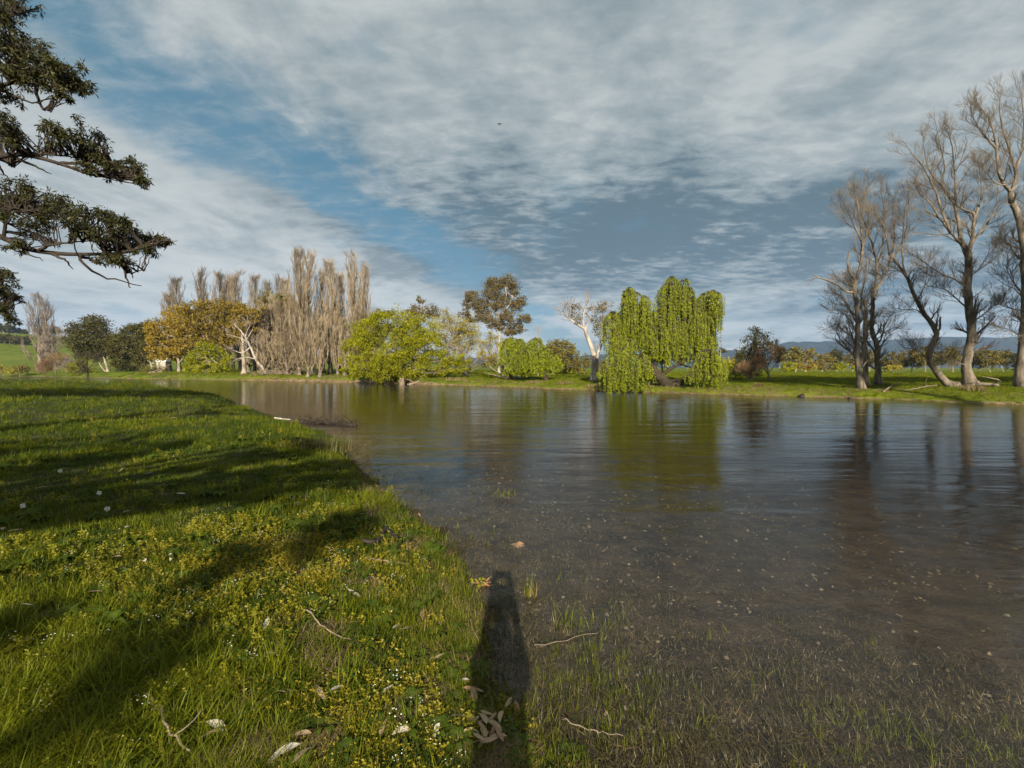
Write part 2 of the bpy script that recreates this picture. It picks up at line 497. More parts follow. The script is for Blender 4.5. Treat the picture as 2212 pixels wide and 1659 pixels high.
# ------------------------------------------------------------------ mesh builder
class MB:
    def __init__(self):
        self.v, self.q, self.t, self.tint, self.n = [], [], [], [], 0

    def add(self, v, q=None, t=None, tint=0.5):
        v = np.asarray(v, float).reshape(-1, 3)
        self.v.append(v)
        self.tint.append(np.broadcast_to(np.asarray(tint, float), (len(v),)))
        if q is not None and len(q):
            self.q.append(np.asarray(q, int) + self.n)
        if t is not None and len(t):
            self.t.append(np.asarray(t, int) + self.n)
        self.n += len(v)

    def tubes(self, P, Rr, sides=4, cap=False):
        """P (M,K,3), Rr (M,K): many tubes at once"""
        P = np.asarray(P, float)
        Rr = np.asarray(Rr, float)
        if P.ndim == 2:
            P, Rr = P[None], Rr[None]
        Mn, K, _ = P.shape
        T = np.gradient(P, axis=1)
        T /= np.linalg.norm(T, axis=2, keepdims=True) + 1e-12
        mean = T.mean(1)
        ref = np.where(np.abs(mean[:, 2:3]) > 0.75, np.array([[1.0, 0.13, 0]]), np.array([[0, 0.1, 1.0]]))
        n1 = np.cross(T, ref[:, None, :])
        n1 /= np.linalg.norm(n1, axis=2, keepdims=True) + 1e-12
        n2 = np.cross(T, n1)
        a = np.arange(sides) * 2 * pi / sides
        V = P[:, :, None, :] + Rr[:, :, None, None] * (n1[:, :, None, :] * np.cos(a)[None, None, :, None] + n2[:, :, None, :] * np.sin(a)[None, None, :, None])
        idx = np.arange(Mn * K * sides).reshape(Mn, K, sides)
        nx = np.roll(idx, -1, axis=2)
        q = np.stack([idx[:, :-1], nx[:, :-1], nx[:, 1:], idx[:, 1:]], axis=-1).reshape(-1, 4)
        t = None
        V = V.reshape(-1, 3)
        if cap:
            c = P[:, -1, :]
            ci = Mn * K * sides + np.arange(Mn)
            t = np.stack([idx[:, -1], nx[:, -1], np.broadcast_to(ci[:, None], (Mn, sides))], -1).reshape(-1, 3)
            c0 = P[:, 0, :]
            ci0 = Mn * K * sides + Mn + np.arange(Mn)
            t0 = np.stack([nx[:, 0], idx[:, 0], np.broadcast_to(ci0[:, None], (Mn, sides))], -1).reshape(-1, 3)
            t = np.concatenate([t, t0])
            V = np.concatenate([V, c, c0])
        self.add(V, q, t, 0.5)

    def leaves(self, C, D, L, W, rng, up=None, tint=None):
        """one four-cornered leaf at each C along D, length L, width W"""
        N = len(C)
        D = D / (np.linalg.norm(D, axis=1, keepdims=True) + 1e-9)
        rv = rng.normal(size=(N, 3))
        sd = np.cross(D, rv)
        sd /= np.linalg.norm(sd, axis=1, keepdims=True) + 1e-9
        L = np.broadcast_to(np.asarray(L, float), (N,))[:, None]
        W = np.broadcast_to(np.asarray(W, float), (N,))[:, None]
        V = np.stack([C, C + D * L * 0.45 + sd * W * 0.5, C + D * L, C + D * L * 0.45 - sd * W * 0.5], 1).reshape(-1, 3)
        q = np.arange(N * 4).reshape(N, 4)
        if tint is None:
            tint = rng.random(N)
        self.add(V, q, None, np.repeat(tint, 4))

    def box(self, c, s, rz=0.0):
        v = np.array([(x, y, z) for x in (-.5, .5) for y in (-.5, .5) for z in (-.5, .5)]) * np.array(s)
        ca, sa = cos(rz), sin(rz)
        v = np.stack([v[:, 0] * ca - v[:, 1] * sa, v[:, 0] * sa + v[:, 1] * ca, v[:, 2]], 1) + np.array(c)
        self.add(v, [(0, 1, 3, 2), (4, 6, 7, 5), (0, 4, 5, 1), (2, 3, 7, 6), (0, 2, 6, 4), (1, 5, 7, 3)])

    def mesh(self, name, mat, origin=(0, 0, 0), smooth=False):
        V = np.concatenate(self.v) - np.asarray(origin, float)
        q = np.concatenate(self.q) if self.q else np.zeros((0, 4), int)
        t = np.concatenate(self.t) if self.t else np.zeros((0, 3), int)
        me = bpy.data.meshes.new(name)
        me.vertices.add(len(V))
        me.vertices.foreach_set("co", V.astype(np.float32).ravel())
        li = np.concatenate([q.ravel(), t.ravel()])
        me.loops.add(len(li))
        me.loops.foreach_set("vertex_index", li.astype(np.int32))
        ls = np.concatenate([np.arange(len(q)) * 4, len(q) * 4 + np.arange(len(t)) * 3])
        me.polygons.add(len(ls))
        me.polygons.foreach_set("loop_start", ls.astype(np.int32))
        me.polygons.foreach_set("use_smooth", np.full(len(ls), smooth))
        me.update(calc_edges=True)
        a = me.attributes.new("tint", 'FLOAT', 'POINT')
        a.data.foreach_set("value", np.concatenate(self.tint).astype(np.float32))
        if mat is not None:
            me.materials.append(mat)
        return me


def link(name, data, parent=None, loc=(0, 0, 0)):
    o = bpy.data.objects.new(name, data)
    o.location = loc
    COL.objects.link(o)
    if parent is not None:
        o.parent = parent
    return o


def tag(o, label=None, cat=None, group=None, kind=None):
    for k_, v in (("label", label), ("category", cat), ("group", group), ("kind", kind)):
        if v:
            o[k_] = v
    return o


def thing(name, loc, label, cat, group=None):
    return tag(link(name, None, None, tuple(float(c) for c in loc)), label, cat, group)


def copy_thing(src, loc, label=None, group=None, rz=0.0, scale=(1, 1, 1)):
    c = src.copy()
    COL.objects.link(c)
    c.location = tuple(float(q) for q in loc)
    c.rotation_euler = (0, 0, rz)
    c.scale = scale
    if label:
        c['label'] = label
    if group:
        c['group'] = group
    for ch in src.children:
        d = ch.copy()
        COL.objects.link(d)
        d.parent = c
    return c


def polyline(pts, K):
    """smooth path through pts, resampled to K points"""
    pts = np.asarray(pts, float)
    if len(pts) == 2:
        t = np.linspace(0, 1, K)[:, None]
        return pts[0] * (1 - t) + pts[1] * t
    d = np.concatenate([[0], np.cumsum(np.linalg.norm(np.diff(pts, axis=0), axis=1))])
    ext = np.concatenate([[2 * pts[0] - pts[1]], pts, [2 * pts[-1] - pts[-2]]])
    u = np.linspace(0, d[-1], K)
    i = np.clip(np.searchsorted(d, u, side='right') - 1, 0, len(pts) - 2)
    t = ((u - d[i]) / np.maximum(d[i + 1] - d[i], 1e-9))[:, None]
    p0, p1, p2, p3 = ext[i], ext[i + 1], ext[i + 2], ext[i + 3]
    return 0.5 * (2 * p1 + (p2 - p0) * t + (2 * p0 - 5 * p1 + 4 * p2 - p3) * t ** 2 + (3 * p1 - p0 - 3 * p2 + p3) * t ** 3)


def unit(v):
    return v / (np.linalg.norm(v, axis=-1, keepdims=True) + 1e-9)


def spawn(P, Rr, n, t0, t1, ang, length, K, rng, up=0.3, wig=0.12, rfrac=0.55, rmin=0.006, taper=0.25, flat=None):
    """n side shoots on each of the paths P (M,K0,3)"""
    Mn, K0, _ = P.shape
    t = t0 + (t1 - t0) * (np.arange(n)[None, :] + rng.random((Mn, n))) / n
    f = t * (K0 - 1)
    i = np.clip(f.astype(int), 0, K0 - 2)
    w = (f - i)[..., None]
    m = np.arange(Mn)[:, None]
    base = P[m, i] * (1 - w) + P[m, i + 1] * w
    T = unit(P[m, i + 1] - P[m, i])
    r0 = (Rr[m, i] * (1 - w[..., 0]) + Rr[m, i + 1] * w[..., 0])
    rv = rng.normal(size=T.shape)
    if flat is not None:
        rv[..., 2] *= flat
    side = unit(rv - (rv * T).sum(-1, keepdims=True) * T)
    a = R(ang) * (0.65 + 0.7 * rng.random((Mn, n, 1)))
    d = unit(T * np.cos(a) + side * np.sin(a))
    L = length * (0.55 + 0.8 * rng.random((Mn, n))) * (1.15 - 0.75 * t)
    base, d, L, r0 = base.reshape(-1, 3), d.reshape(-1, 3), L.reshape(-1), r0.reshape(-1)
    N = len(base)
    out = np.zeros((N, K, 3))
    out[:, 0] = base
    step = (L / (K - 1))[:, None]
    for j in range(1, K):
        d = unit(d + np.array([0, 0, up / (K - 1)]) + rng.normal(size=(N, 3)) * wig)
        out[:, j] = out[:, j - 1] + d * step
    tp = np.linspace(1, taper, K)[None, :]
    rr = np.maximum(r0[:, None] * rfrac, rmin) * tp
    return out, rr


# ------------------------------------------------------------------ ground, water, hills, haze
def build_ground():
    r = np.concatenate([np.geomspace(0.25, 20, 105)[:-1], np.linspace(20, 62, 105)[:-1], np.geomspace(62, 130, 62)[:-1], np.geomspace(130, 9000, 46)])
    th = np.concatenate([np.linspace(-56, 56, 520), np.linspace(56, 304, 82)[1:-1]]) * pi / 180
    A, Rr = np.meshgrid(th, r)
    X, Y = np.sin(A) * Rr, np.cos(A) * Rr
    Z = height(X, Y)
    nr, na = X.shape
    V = np.stack([X, Y, Z], -1).reshape(-1, 3)
    V = np.concatenate([V, [[0, 0, hz(0, 0)]]])
    idx = np.arange(nr * na).reshape(nr, na)
    nx = np.roll(idx, -1, axis=1)
    q = np.stack([idx[:-1], idx[1:], nx[1:], nx[:-1]], -1).reshape(-1, 4)
    t = np.stack([idx[0], nx[0], np.full(na, nr * na)], -1)
    mb = MB()
    mb.add(V, q[:, ::-1], t[:, ::-1])
    me = mb.mesh("ground", ground_mat(), smooth=True)
    df = sdist(V[:, 0], V[:, 1], FAR)
    a = me.attributes.new("far", 'FLOAT', 'POINT')
    a.data.foreach_set("value", np.clip(df + 3.0, 0, 1).astype(np.float32))
    tag(link("ground", me), "grassy river banks and meadow with muddy river bed", kind="structure")


build_ground()

mb = MB()
mb.box((0, 85, -2.0), (900, 330, 4.0))
tag(link("water", mb.mesh("water", water_mat())), "calm rippled brown river between grassy banks", kind="structure")


def build_hills():
    prof = [(900, 775), (1200, 768), (1450, 764), (1560, 758), (1600, 754), (1640, 757), (1694, 742), (1740, 741), (1784, 738), (1850, 737), (1934, 733),
            (2034, 727), (2100, 729), (2159, 731), (2230, 729), (2350, 735), (2600, 742), (2900, 760)]
    Y0 = 2600.0
    pts = np.array([at(a, b, Y0) for a, b in prof])
    xs = np.linspace(pts[0, 0], pts[-1, 0], 260)
    top = np.interp(xs, pts[:, 0], pts[:, 2])
    top = top + (fbm(xs / 60, xs * 0 + 3, 5) - 0.5) * 14
    ys = np.linspace(-1, 1, 41)
    X, T = np.meshgrid(xs, ys)
    Yw = Y0 + T * 900 + (fbm(X / 300, T * 2, 3) - 0.5) * 200 * (1 - T ** 2)
    rid = (1 - np.abs(T) ** 1.3) * (1 + 0.5 * (1 - np.abs(T)) * (fbm(X / 220 + 5, Yw / 220, 5) - 0.5) * np.where(np.abs(T) < 0.05, 0, 1))
    Z = np.interp(X, xs, top) * rid - 2
    idx = np.arange(X.size).reshape(X.shape)
    q = np.stack([idx[:-1, :-1], idx[:-1, 1:], idx[1:, 1:], idx[1:, :-1]], -1).reshape(-1, 4)
    mb = MB()
    mb.add(np.stack([X, Yw, Z], -1), q)
    tag(link("hills", mb.mesh("hills", hills_mat(), smooth=True)), "blue forested range of hills along the right horizon", kind="structure")


build_hills()


def build_haze():
    m, k, out = new_mat("haze_air")
    pv = k.node("ShaderNodeVolumePrincipled")
    pv.inputs["Color"].default_value = (0.42, 0.63, 1.0, 1)
    pv.inputs["Density"].default_value = 0.00011
    k.link(pv.outputs[0], out.inputs["Volume"])
    mb = MB()
    mb.box((0, 1700, 196), (11000, 4400, 402))
    tag(link("haze", mb.mesh("haze", m)), "thin blue air over the valley", kind="stuff")


HAZE = True
if HAZE:
    build_haze()

# ------------------------------------------------------------------ tree makers
LAI = 1.75


def crown_leaves(mb, lobes, leaf, lai, rng, cl_n=22, cl_r=0.55, droop=0.0, hollow=0.45):
    """lobes (x,y,z,rx,ry,rz) in metres; leaves gathered in clusters"""
    L, W = leaf
    tips = []
    for (x, y, z, rx, ry, rz) in lobes:
        area = pi * rx * rz
        nl = LAI * lai * area / (0.5 * L * W)
        nc = max(3, int(nl / cl_n))
        d = unit(rng.normal(size=(nc, 3)))
        rad = (hollow + (1 - hollow) * rng.random((nc, 1)) ** 0.6) * (0.82 + 0.36 * rng.random((nc, 1)))
        c = np.array([x, y, z]) + d * rad * np.array([rx, ry, rz])
        c[:, 2] -= 0.15 * rz * (1 - d[:, 2]) * rng.random(nc)
        tips.append((np.array([x, y, z]), c))
        cr = min(cl_r, 0.35 * min(rx, rz) + 0.02)
        off = rng.normal(size=(nc, cl_n, 3)) * cr * np.array([0.62, 0.62, 0.45]) * (0.6 + 0.8 * rng.random((nc, 1, 1)))
        C = (c[:, None, :] + off).reshape(-1, 3)
        D = unit(rng.normal(size=C.shape)) + unit(off.reshape(-1, 3)) * 0.5
        D[:, 2] -= droop
        tn = np.clip(np.repeat(rng.random(nc), cl_n) * 0.6 + rng.random(nc * cl_n) * 0.4, 0, 1)
        mb.leaves(C, D, L * (0.7 + 0.6 * rng.random(len(C))), W * (0.7 + 0.6 * rng.random(len(C))), rng, tint=tn)
    return tips


def leafy_tree(name, label, cat, base, Y, lobes, leaf_m, bark_m, leaf=(0.3, 0.15), lai=2.2, trunk=None, r0=0.25, seed=1, group=None,
               depth_k=0.9, limbs=True, extra=None, cl_n=22, cl_r=0.6, droop=0.2, hollow=0.4, twig_n=10, part='crown'):
    """base xd of the foot; lobes (xd, yd, rx, ry[, dY]) measured in the photograph at Y metres"""
    rng = np.random.default_rng(seed)
    k = mpp(Y)
    bx = at(base, 800, Y)[0]
    foot = np.array([bx, Y, hz(bx, Y) - 0.05])
    Ls = []
    for lb in lobes:
        p = at(lb[0], lb[1], Y)
        dy = lb[4] if len(lb) > 4 else rng.uniform(-0.5, 0.5) * lb[2] * k
        rx, rz = lb[2] * k, lb[3] * k
        Ls.append((p[0], Y + dy, p[2], rx, max(rx, rz) * depth_k, rz))
    t = thing(name, foot, label, cat, group)
    mbl = MB()
    tips = crown_leaves(mbl, Ls, leaf, lai, rng, cl_n, cl_r, droop, hollow)
    cr = link(part, mbl.mesh(part, leaf_m, foot), t)
    cr['kind'] = 'stuff'
    mbt = MB()
    cen = np.mean([l[:3] for l in Ls], axis=0)
    if trunk is None:
        tp = [foot, foot * 0.6 + cen * 0.4 + np.array([rng.normal() * 0.3, 0, 0]), cen]
    else:
        tp = [np.array([*foot[:2], foot[2]])] + [at(a, b, Y) for a, b in trunk]
    P = polyline(tp, 14)
    rr = np.linspace(1, 0.35, 14) * r0
    rr[0] *= 1.6
    rr[1] *= 1.15
    mbt.tubes(P, rr, 8)
    if limbs:
        for (c0, cl) in tips:
            f = rng.uniform(0.45, 0.98)
            s = P[int(f * 13)]
            mid = s * 0.5 + c0 * 0.5 + np.array([rng.normal() * 0.2, rng.normal() * 0.2, -0.12 * np.linalg.norm(c0 - s)])
            lp = polyline([s, mid, c0], 8)
            mbt.tubes(lp, np.linspace(0.42, 0.14, 8) * r0, 5)
            sel = cl[rng.permutation(len(cl))[:twig_n]]
            st = lp[rng.integers(3, 8, len(sel))]
            tt = np.linspace(0, 1, 4)[None, :, None]
            tw = st[:, None] * (1 - tt) + sel[:, None] * tt + rng.normal(size=(len(sel), 4, 3)) * 0.05
            mbt.tubes(tw, np.broadcast_to(np.linspace(0.11, 0.03, 4) * r0, (len(sel), 4)), 3)
    for path in (extra or []):
        pts = [at(a, b, Y - 0.6 * (i > 0)) for i, (a, b) in enumerate(path[0])]
        mbt.tubes(polyline(pts, 12), np.linspace(path[1], path[1] * 0.3, 12), 6)
    link('trunk', mbt.mesh('trunk', bark_m, foot, smooth=True), t)
    return t


def bare_tree(name, label, cat, Y, paths, bark_m, twig_m, seed=1, group=None, counts=(13, 7, 5), lens=(2.6, 1.1, 0.5), ang=(48, 40, 35), up=(0.6, 0.7, 0.5),
              rmin=(0.018, 0.010, 0.007), t0=0.12, flare=1.7, nosub=(), wig=0.13, thin=0.76, sides=(9, 5, 3, 3)):
    """paths: [(list of (xd,yd), r_start, r_end, depth offset at the end)] - the first starts at the foot"""
    rng = np.random.default_rng(seed)
    p0 = at(*paths[0][0][0], Y)
    foot = np.array([p0[0], Y, hz(p0[0], Y) - 0.05])
    t = thing(name, foot, label, cat, group)
    mbt, mbw = MB(), MB()
    P0, R0 = [], []
    for i, pa in enumerate(paths):
        pts, ra, rb = pa[0], pa[1] * thin, pa[2] * thin
        off = pa[3] if len(pa) > 3 else 0.0
        n = len(pts)
        o0 = pa[4] if len(pa) > 4 else 0.0
        w = [at(a, b, Y + o0 + (off - o0) * j / (n - 1)) for j, (a, b) in enumerate(pts)]
        if i == 0:
            w[0] = foot
        pl = polyline(w, 22)
        pl[2:-1] += rng.normal(size=(19, 3)) * ra * 0.12
        rr = np.linspace(ra, rb, 22)
        if i == 0 or len(pa) > 5:
            rr[:4] *= np.array([flare, 1 + (flare - 1) * 0.5, 1 + (flare - 1) * 0.2, 1.03])
        mbt.tubes(pl, rr, sides[0], cap=True)
        if i not in nosub:
            P0.append(pl)
            R0.append(rr)
    P0, R0 = np.array(P0), np.array(R0)
    P1, R1 = spawn(P0, R0, counts[0], t0, 1.0, ang[0], lens[0], 9, rng, up[0], wig, 0.42, rmin[0], 0.3)
    R1 = np.minimum(R1, 0.07)
    mbw.tubes(P1, R1, sides[1])
    P2, R2 = spawn(P1, R1, counts[1], 0.2, 1.0, ang[1], lens[1], 6, rng, up[1], wig, 0.5, rmin[1], 0.4)
    mbw.tubes(P2, R2, sides[2])
    if len(counts) > 2:
        P3, R3 = spawn(P2, R2, counts[2], 0.15, 1.0, ang[2], lens[2], 4, rng, up[2], wig, 0.6, rmin[2], 0.5)
        mbw.tubes(P3, R3, sides[3])
    link('trunk', mbt.mesh('trunk', bark_m, foot, smooth=True), t)
    c = link('crown', mbw.mesh('crown', twig_m, foot), t)
    c['kind'] = 'stuff'
    return t


def poplar_meshes(seed, H, wid, nb=72, n2=9, n3=4, stems=1):
    """a leafless upright poplar of height H at the origin"""
    rng = np.random.default_rng(seed)
    mbt, mbw = MB(), MB()
    Ps, Rs = [], []
    for s in range(stems):
        a = rng.uniform(0, 2 * pi)
        q = 0.0 if stems == 1 else wid * 0.22
        pts = [(0, 0, -0.1), (q * 0.5 * cos(a), q * 0.5 * sin(a), H * 0.3), (q * cos(a) + rng.normal() * 0.15, q * sin(a), H * 0.65),
               (q * cos(a) + rng.normal() * 0.25, q * sin(a), H * (0.97 - 0.09 * s))]
        P = polyline(pts, 24)
        r = np.linspace(0.34, 0.03, 24) * (H / 20) * (1 if s == 0 else 0.8)
        r[0] *= 1.7
        r[1] *= 1.15
        mbt.tubes(P, r, 8)
        Ps.append(P)
        Rs.append(r)
    Ps, Rs = np.array(Ps), np.array(Rs)
    P1, R1 = spawn(Ps, Rs, nb // stems, 0.05, 0.97, 34, H * 0.36, 10, rng, 1.9, 0.07, 0.35, 0.022, 0.35)
    ax = np.zeros_like(P1)
    # keep the shoots inside the narrow spindle
    zz = np.clip(P1[:, :, 2] / H, 0, 1)
    lim = wid * 0.5 * np.clip(np.clip(zz / 0.3, 0.05, 1) ** 0.5 * np.sqrt(np.clip(1.08 - (np.clip(zz - 0.72, 0, 1) / 0.28) ** 2, 0.03, 1)), 0.12, 1)
    rad = np.hypot(P1[:, :, 0], P1[:, :, 1])
    f = np.minimum(1, lim / np.maximum(rad, 1e-6))
    P1[:, :, 0] *= f
    P1[:, :, 1] *= f
    P1[:, :, 2] = np.minimum(P1[:, :, 2], H * (0.97 + 0.05 * rng.random((len(P1), 1))))
    mbw.tubes(P1, np.minimum(R1, 0.075), 4)
    P2, R2 = spawn(P1, R1, n2, 0.1, 1.0, 20, H * 0.095, 6, rng, 1.6, 0.04, 0.5, 0.016, 0.5)
    mbw.tubes(P2, R2, 3)
    P3, R3 = spawn(P2, R2, n3, 0.1, 1.0, 24, H * 0.042, 4, rng, 1.2, 0.05, 0.7, 0.012, 0.6)
    mbw.tubes(P3, R3, 3)
    return mbt, mbw


def poplar(mt, mw, x, y, label, group, rz=0.0, sc=(1, 1, 1), name="bare_poplar"):
    t = thing(name, (x, y, hz(x, y) - 0.05), label, "poplar tree", group)
    t.rotation_euler = (0, 0, rz)
    t.scale = sc
    link('trunk', mt, t)
    c = link('crown', mw, t)
    c['kind'] = 'stuff'
    return t


def weeping_tree(name, label, Y, base, trunk_paths, lobes, seed, dens=1.0, leafl=0.24, leaf_m=None, r0=0.35, group=None):
    """lobes (xd, yd, rx, ry, y_bottom[, dY]): curtains of hanging shoots under each dome"""
    rng = np.random.default_rng(seed)
    k = mpp(Y)
    bx = at(*base, Y)[0]
    foot = np.array([bx, Y, hz(bx, Y) - 0.1])
    t = thing(name, foot, label, "willow tree", group)
    mbl, mbt, mbs = MB(), MB(), MB()
    allp = []
    for i, (pts, ra, rb) in enumerate(trunk_paths):
        w = [at(a, b, Y) for a, b in pts]
        if i == 0:
            w[0] = foot
        P = polyline(w, 14)
        rr = np.linspace(ra, rb, 14)
        if i == 0:
            rr[0] *= 1.5
            rr[1] *= 1.2
        mbt.tubes(P, rr, 8)
        allp.append(P)
    allp = np.concatenate(allp)
    split = []
    for lb in lobes:
        for q_ in range(3):
            f_ = rng.uniform(0.5, 0.72)
            split.append((lb[0] + rng.uniform(-.5, .5) * lb[2], lb[1] + rng.uniform(-.5, .5) * lb[3] - 2, lb[2] * f_, lb[3] * f_, lb[4] - rng.random() ** 2 * 0.22 * (lb[4] - lb[1]) * (lb[4] < 840)) + tuple(d + rng.uniform(-.5, .5) for d in lb[5:]))
    for lb in split:
        xd, yd, rxp, ryp, yb = lb[:5]
        c = at(xd, yd, Y)
        dy = lb[5] if len(lb) > 5 else rng.uniform(-0.8, 0.8)
        c[1] = Y + dy
        rx, rz = rxp * k, ryp * k
        zb = at(xd, yb, Y)[2]
        # limbs up to the dome
        j = allp[np.argsort(np.linalg.norm(allp - c - np.array([0, 0, -1.0]), axis=1))[rng.integers(0, 4)]]
        lp = polyline([j, j * 0.45 + c * 0.55 + np.array([0, 0, 0.15 * rz]), c + np.array([0, 0, rz * 0.6])], 10)
        mbt.tubes(lp, np.linspace(0.26, 0.04, 10) * r0, 5)
        n = int(dens * 40 * rx * max(rx, 0.8)) + 22
        az = rng.random(n) * 2 * pi
        rad = np.sqrt(rng.random(n))
        # outer shoots longer, grouped in tresses
        g = rng.integers(0, max(4, n // 9), n)
        gaz = rng.random(n) * 2 * pi
        gr = np.sqrt(rng.random(n)) * 0.2 + rad * 0
        ga, grad = rng.random(n // 4 + 5) * 2 * pi, np.sqrt(rng.random(n // 4 + 5))
        glen = rng.random(n // 4 + 5)
        ax = grad[g] * np.cos(ga[g]) + np.where(rng.random(n) < 0.35, 0.4, 0.12) * rng.normal(size=n)
        ay = grad[g] * np.sin(ga[g]) + np.where(rng.random(n) < 0.35, 0.4, 0.12) * rng.normal(size=n)
        rr_ = np.clip(np.hypot(ax, ay), 0, 1.05)
        A = np.stack([c[0] + ax * rx, c[1] + ay * rx * 0.9, c[2] + rz * np.sqrt(np.clip(1.08 - rr_ ** 2, 0, 1)) * (0.85 + 0.25 * rng.random(n))], 1)
        # arch from the dome top to the anchor
        top = c + np.array([0, 0, rz * 0.5])
        nt = min(n, 40)
        tt = np.linspace(0, 1, 5)[None, :, None]
        tw = top[None, None] * (1 - tt) + A[:nt, None] * tt
        tw[:, :, 2] += (np.sin(np.linspace(0, 1, 5) * pi) * 0.25 * rz)[None]
        mbt.tubes(tw, np.broadcast_to(np.linspace(0.022, 0.008, 5), (nt, 5)), 3)
        zend = zb + (A[:, 2] - zb) * (0.45 * glen[g] ** 1.2 + 0.22 * rng.random(n) ** 2) + 0.15 * (rng.random(n) - 0.5)
        ln = np.maximum(A[:, 2] - zend, 0.5)
        K = 14
        u = np.linspace(0, 1, K)
        outx = np.stack([ax, ay], 1) * 0.35
        Pn = np.zeros((n, K, 3))
        arch = np.sin(np.minimum(u * 3, 1) * pi / 2)
        Pn[:, :, 0] = A[:, 0:1] + outx[:, 0:1] * arch + np.cumsum(rng.normal(size=(n, K)) * 0.025, 1)
        Pn[:, :, 1] = A[:, 1:2] + outx[:, 1:2] * arch + np.cumsum(rng.normal(size=(n, K)) * 0.025, 1)
        Pn[:, :, 2] = A[:, 2:3] - ln[:, None] * u[None] + 0.12 * np.sin(np.minimum(u * 4, 1) * pi)[None]
        mbs.tubes(Pn[:, ::3], np.full((n, len(range(0, K, 3))), 0.008), 3)
        # leaves along each shoot
        per = np.clip((ln / 0.07).astype(int), 6, 70)
        who = np.repeat(np.arange(n), per)
        tl = rng.random(len(who)) ** 0.9 * (K - 1.001)
        ii = tl.astype(int)
        fr = (tl - ii)[:, None]
        C = Pn[who, ii] * (1 - fr) + Pn[who, ii + 1] * fr
        D = rng.normal(size=C.shape) * 0.55
        D[:, 2] -= 0.9
        tn = np.clip(glen[::-1][g][who] * 0.6 + rng.random(len(who)) * 0.4, 0, 1)
        mbl.leaves(C, D, leafl * (0.6 + 0.7 * rng.random(len(C))), leafl * 0.36 * (0.7 + 0.6 * rng.random(len(C))), rng, tint=tn)
    link('trunk', mbt.mesh('trunk', M['willow_bark'], foot, smooth=True), t)
    s = link('hanging_shoots', mbs.mesh('hanging_shoots', M['twig'], foot), t)
    s['kind'] = 'stuff'
    c = link('crown', mbl.mesh('crown', leaf_m or M['willow_leaf'], foot), t)
    c['kind'] = 'stuff'
    return t


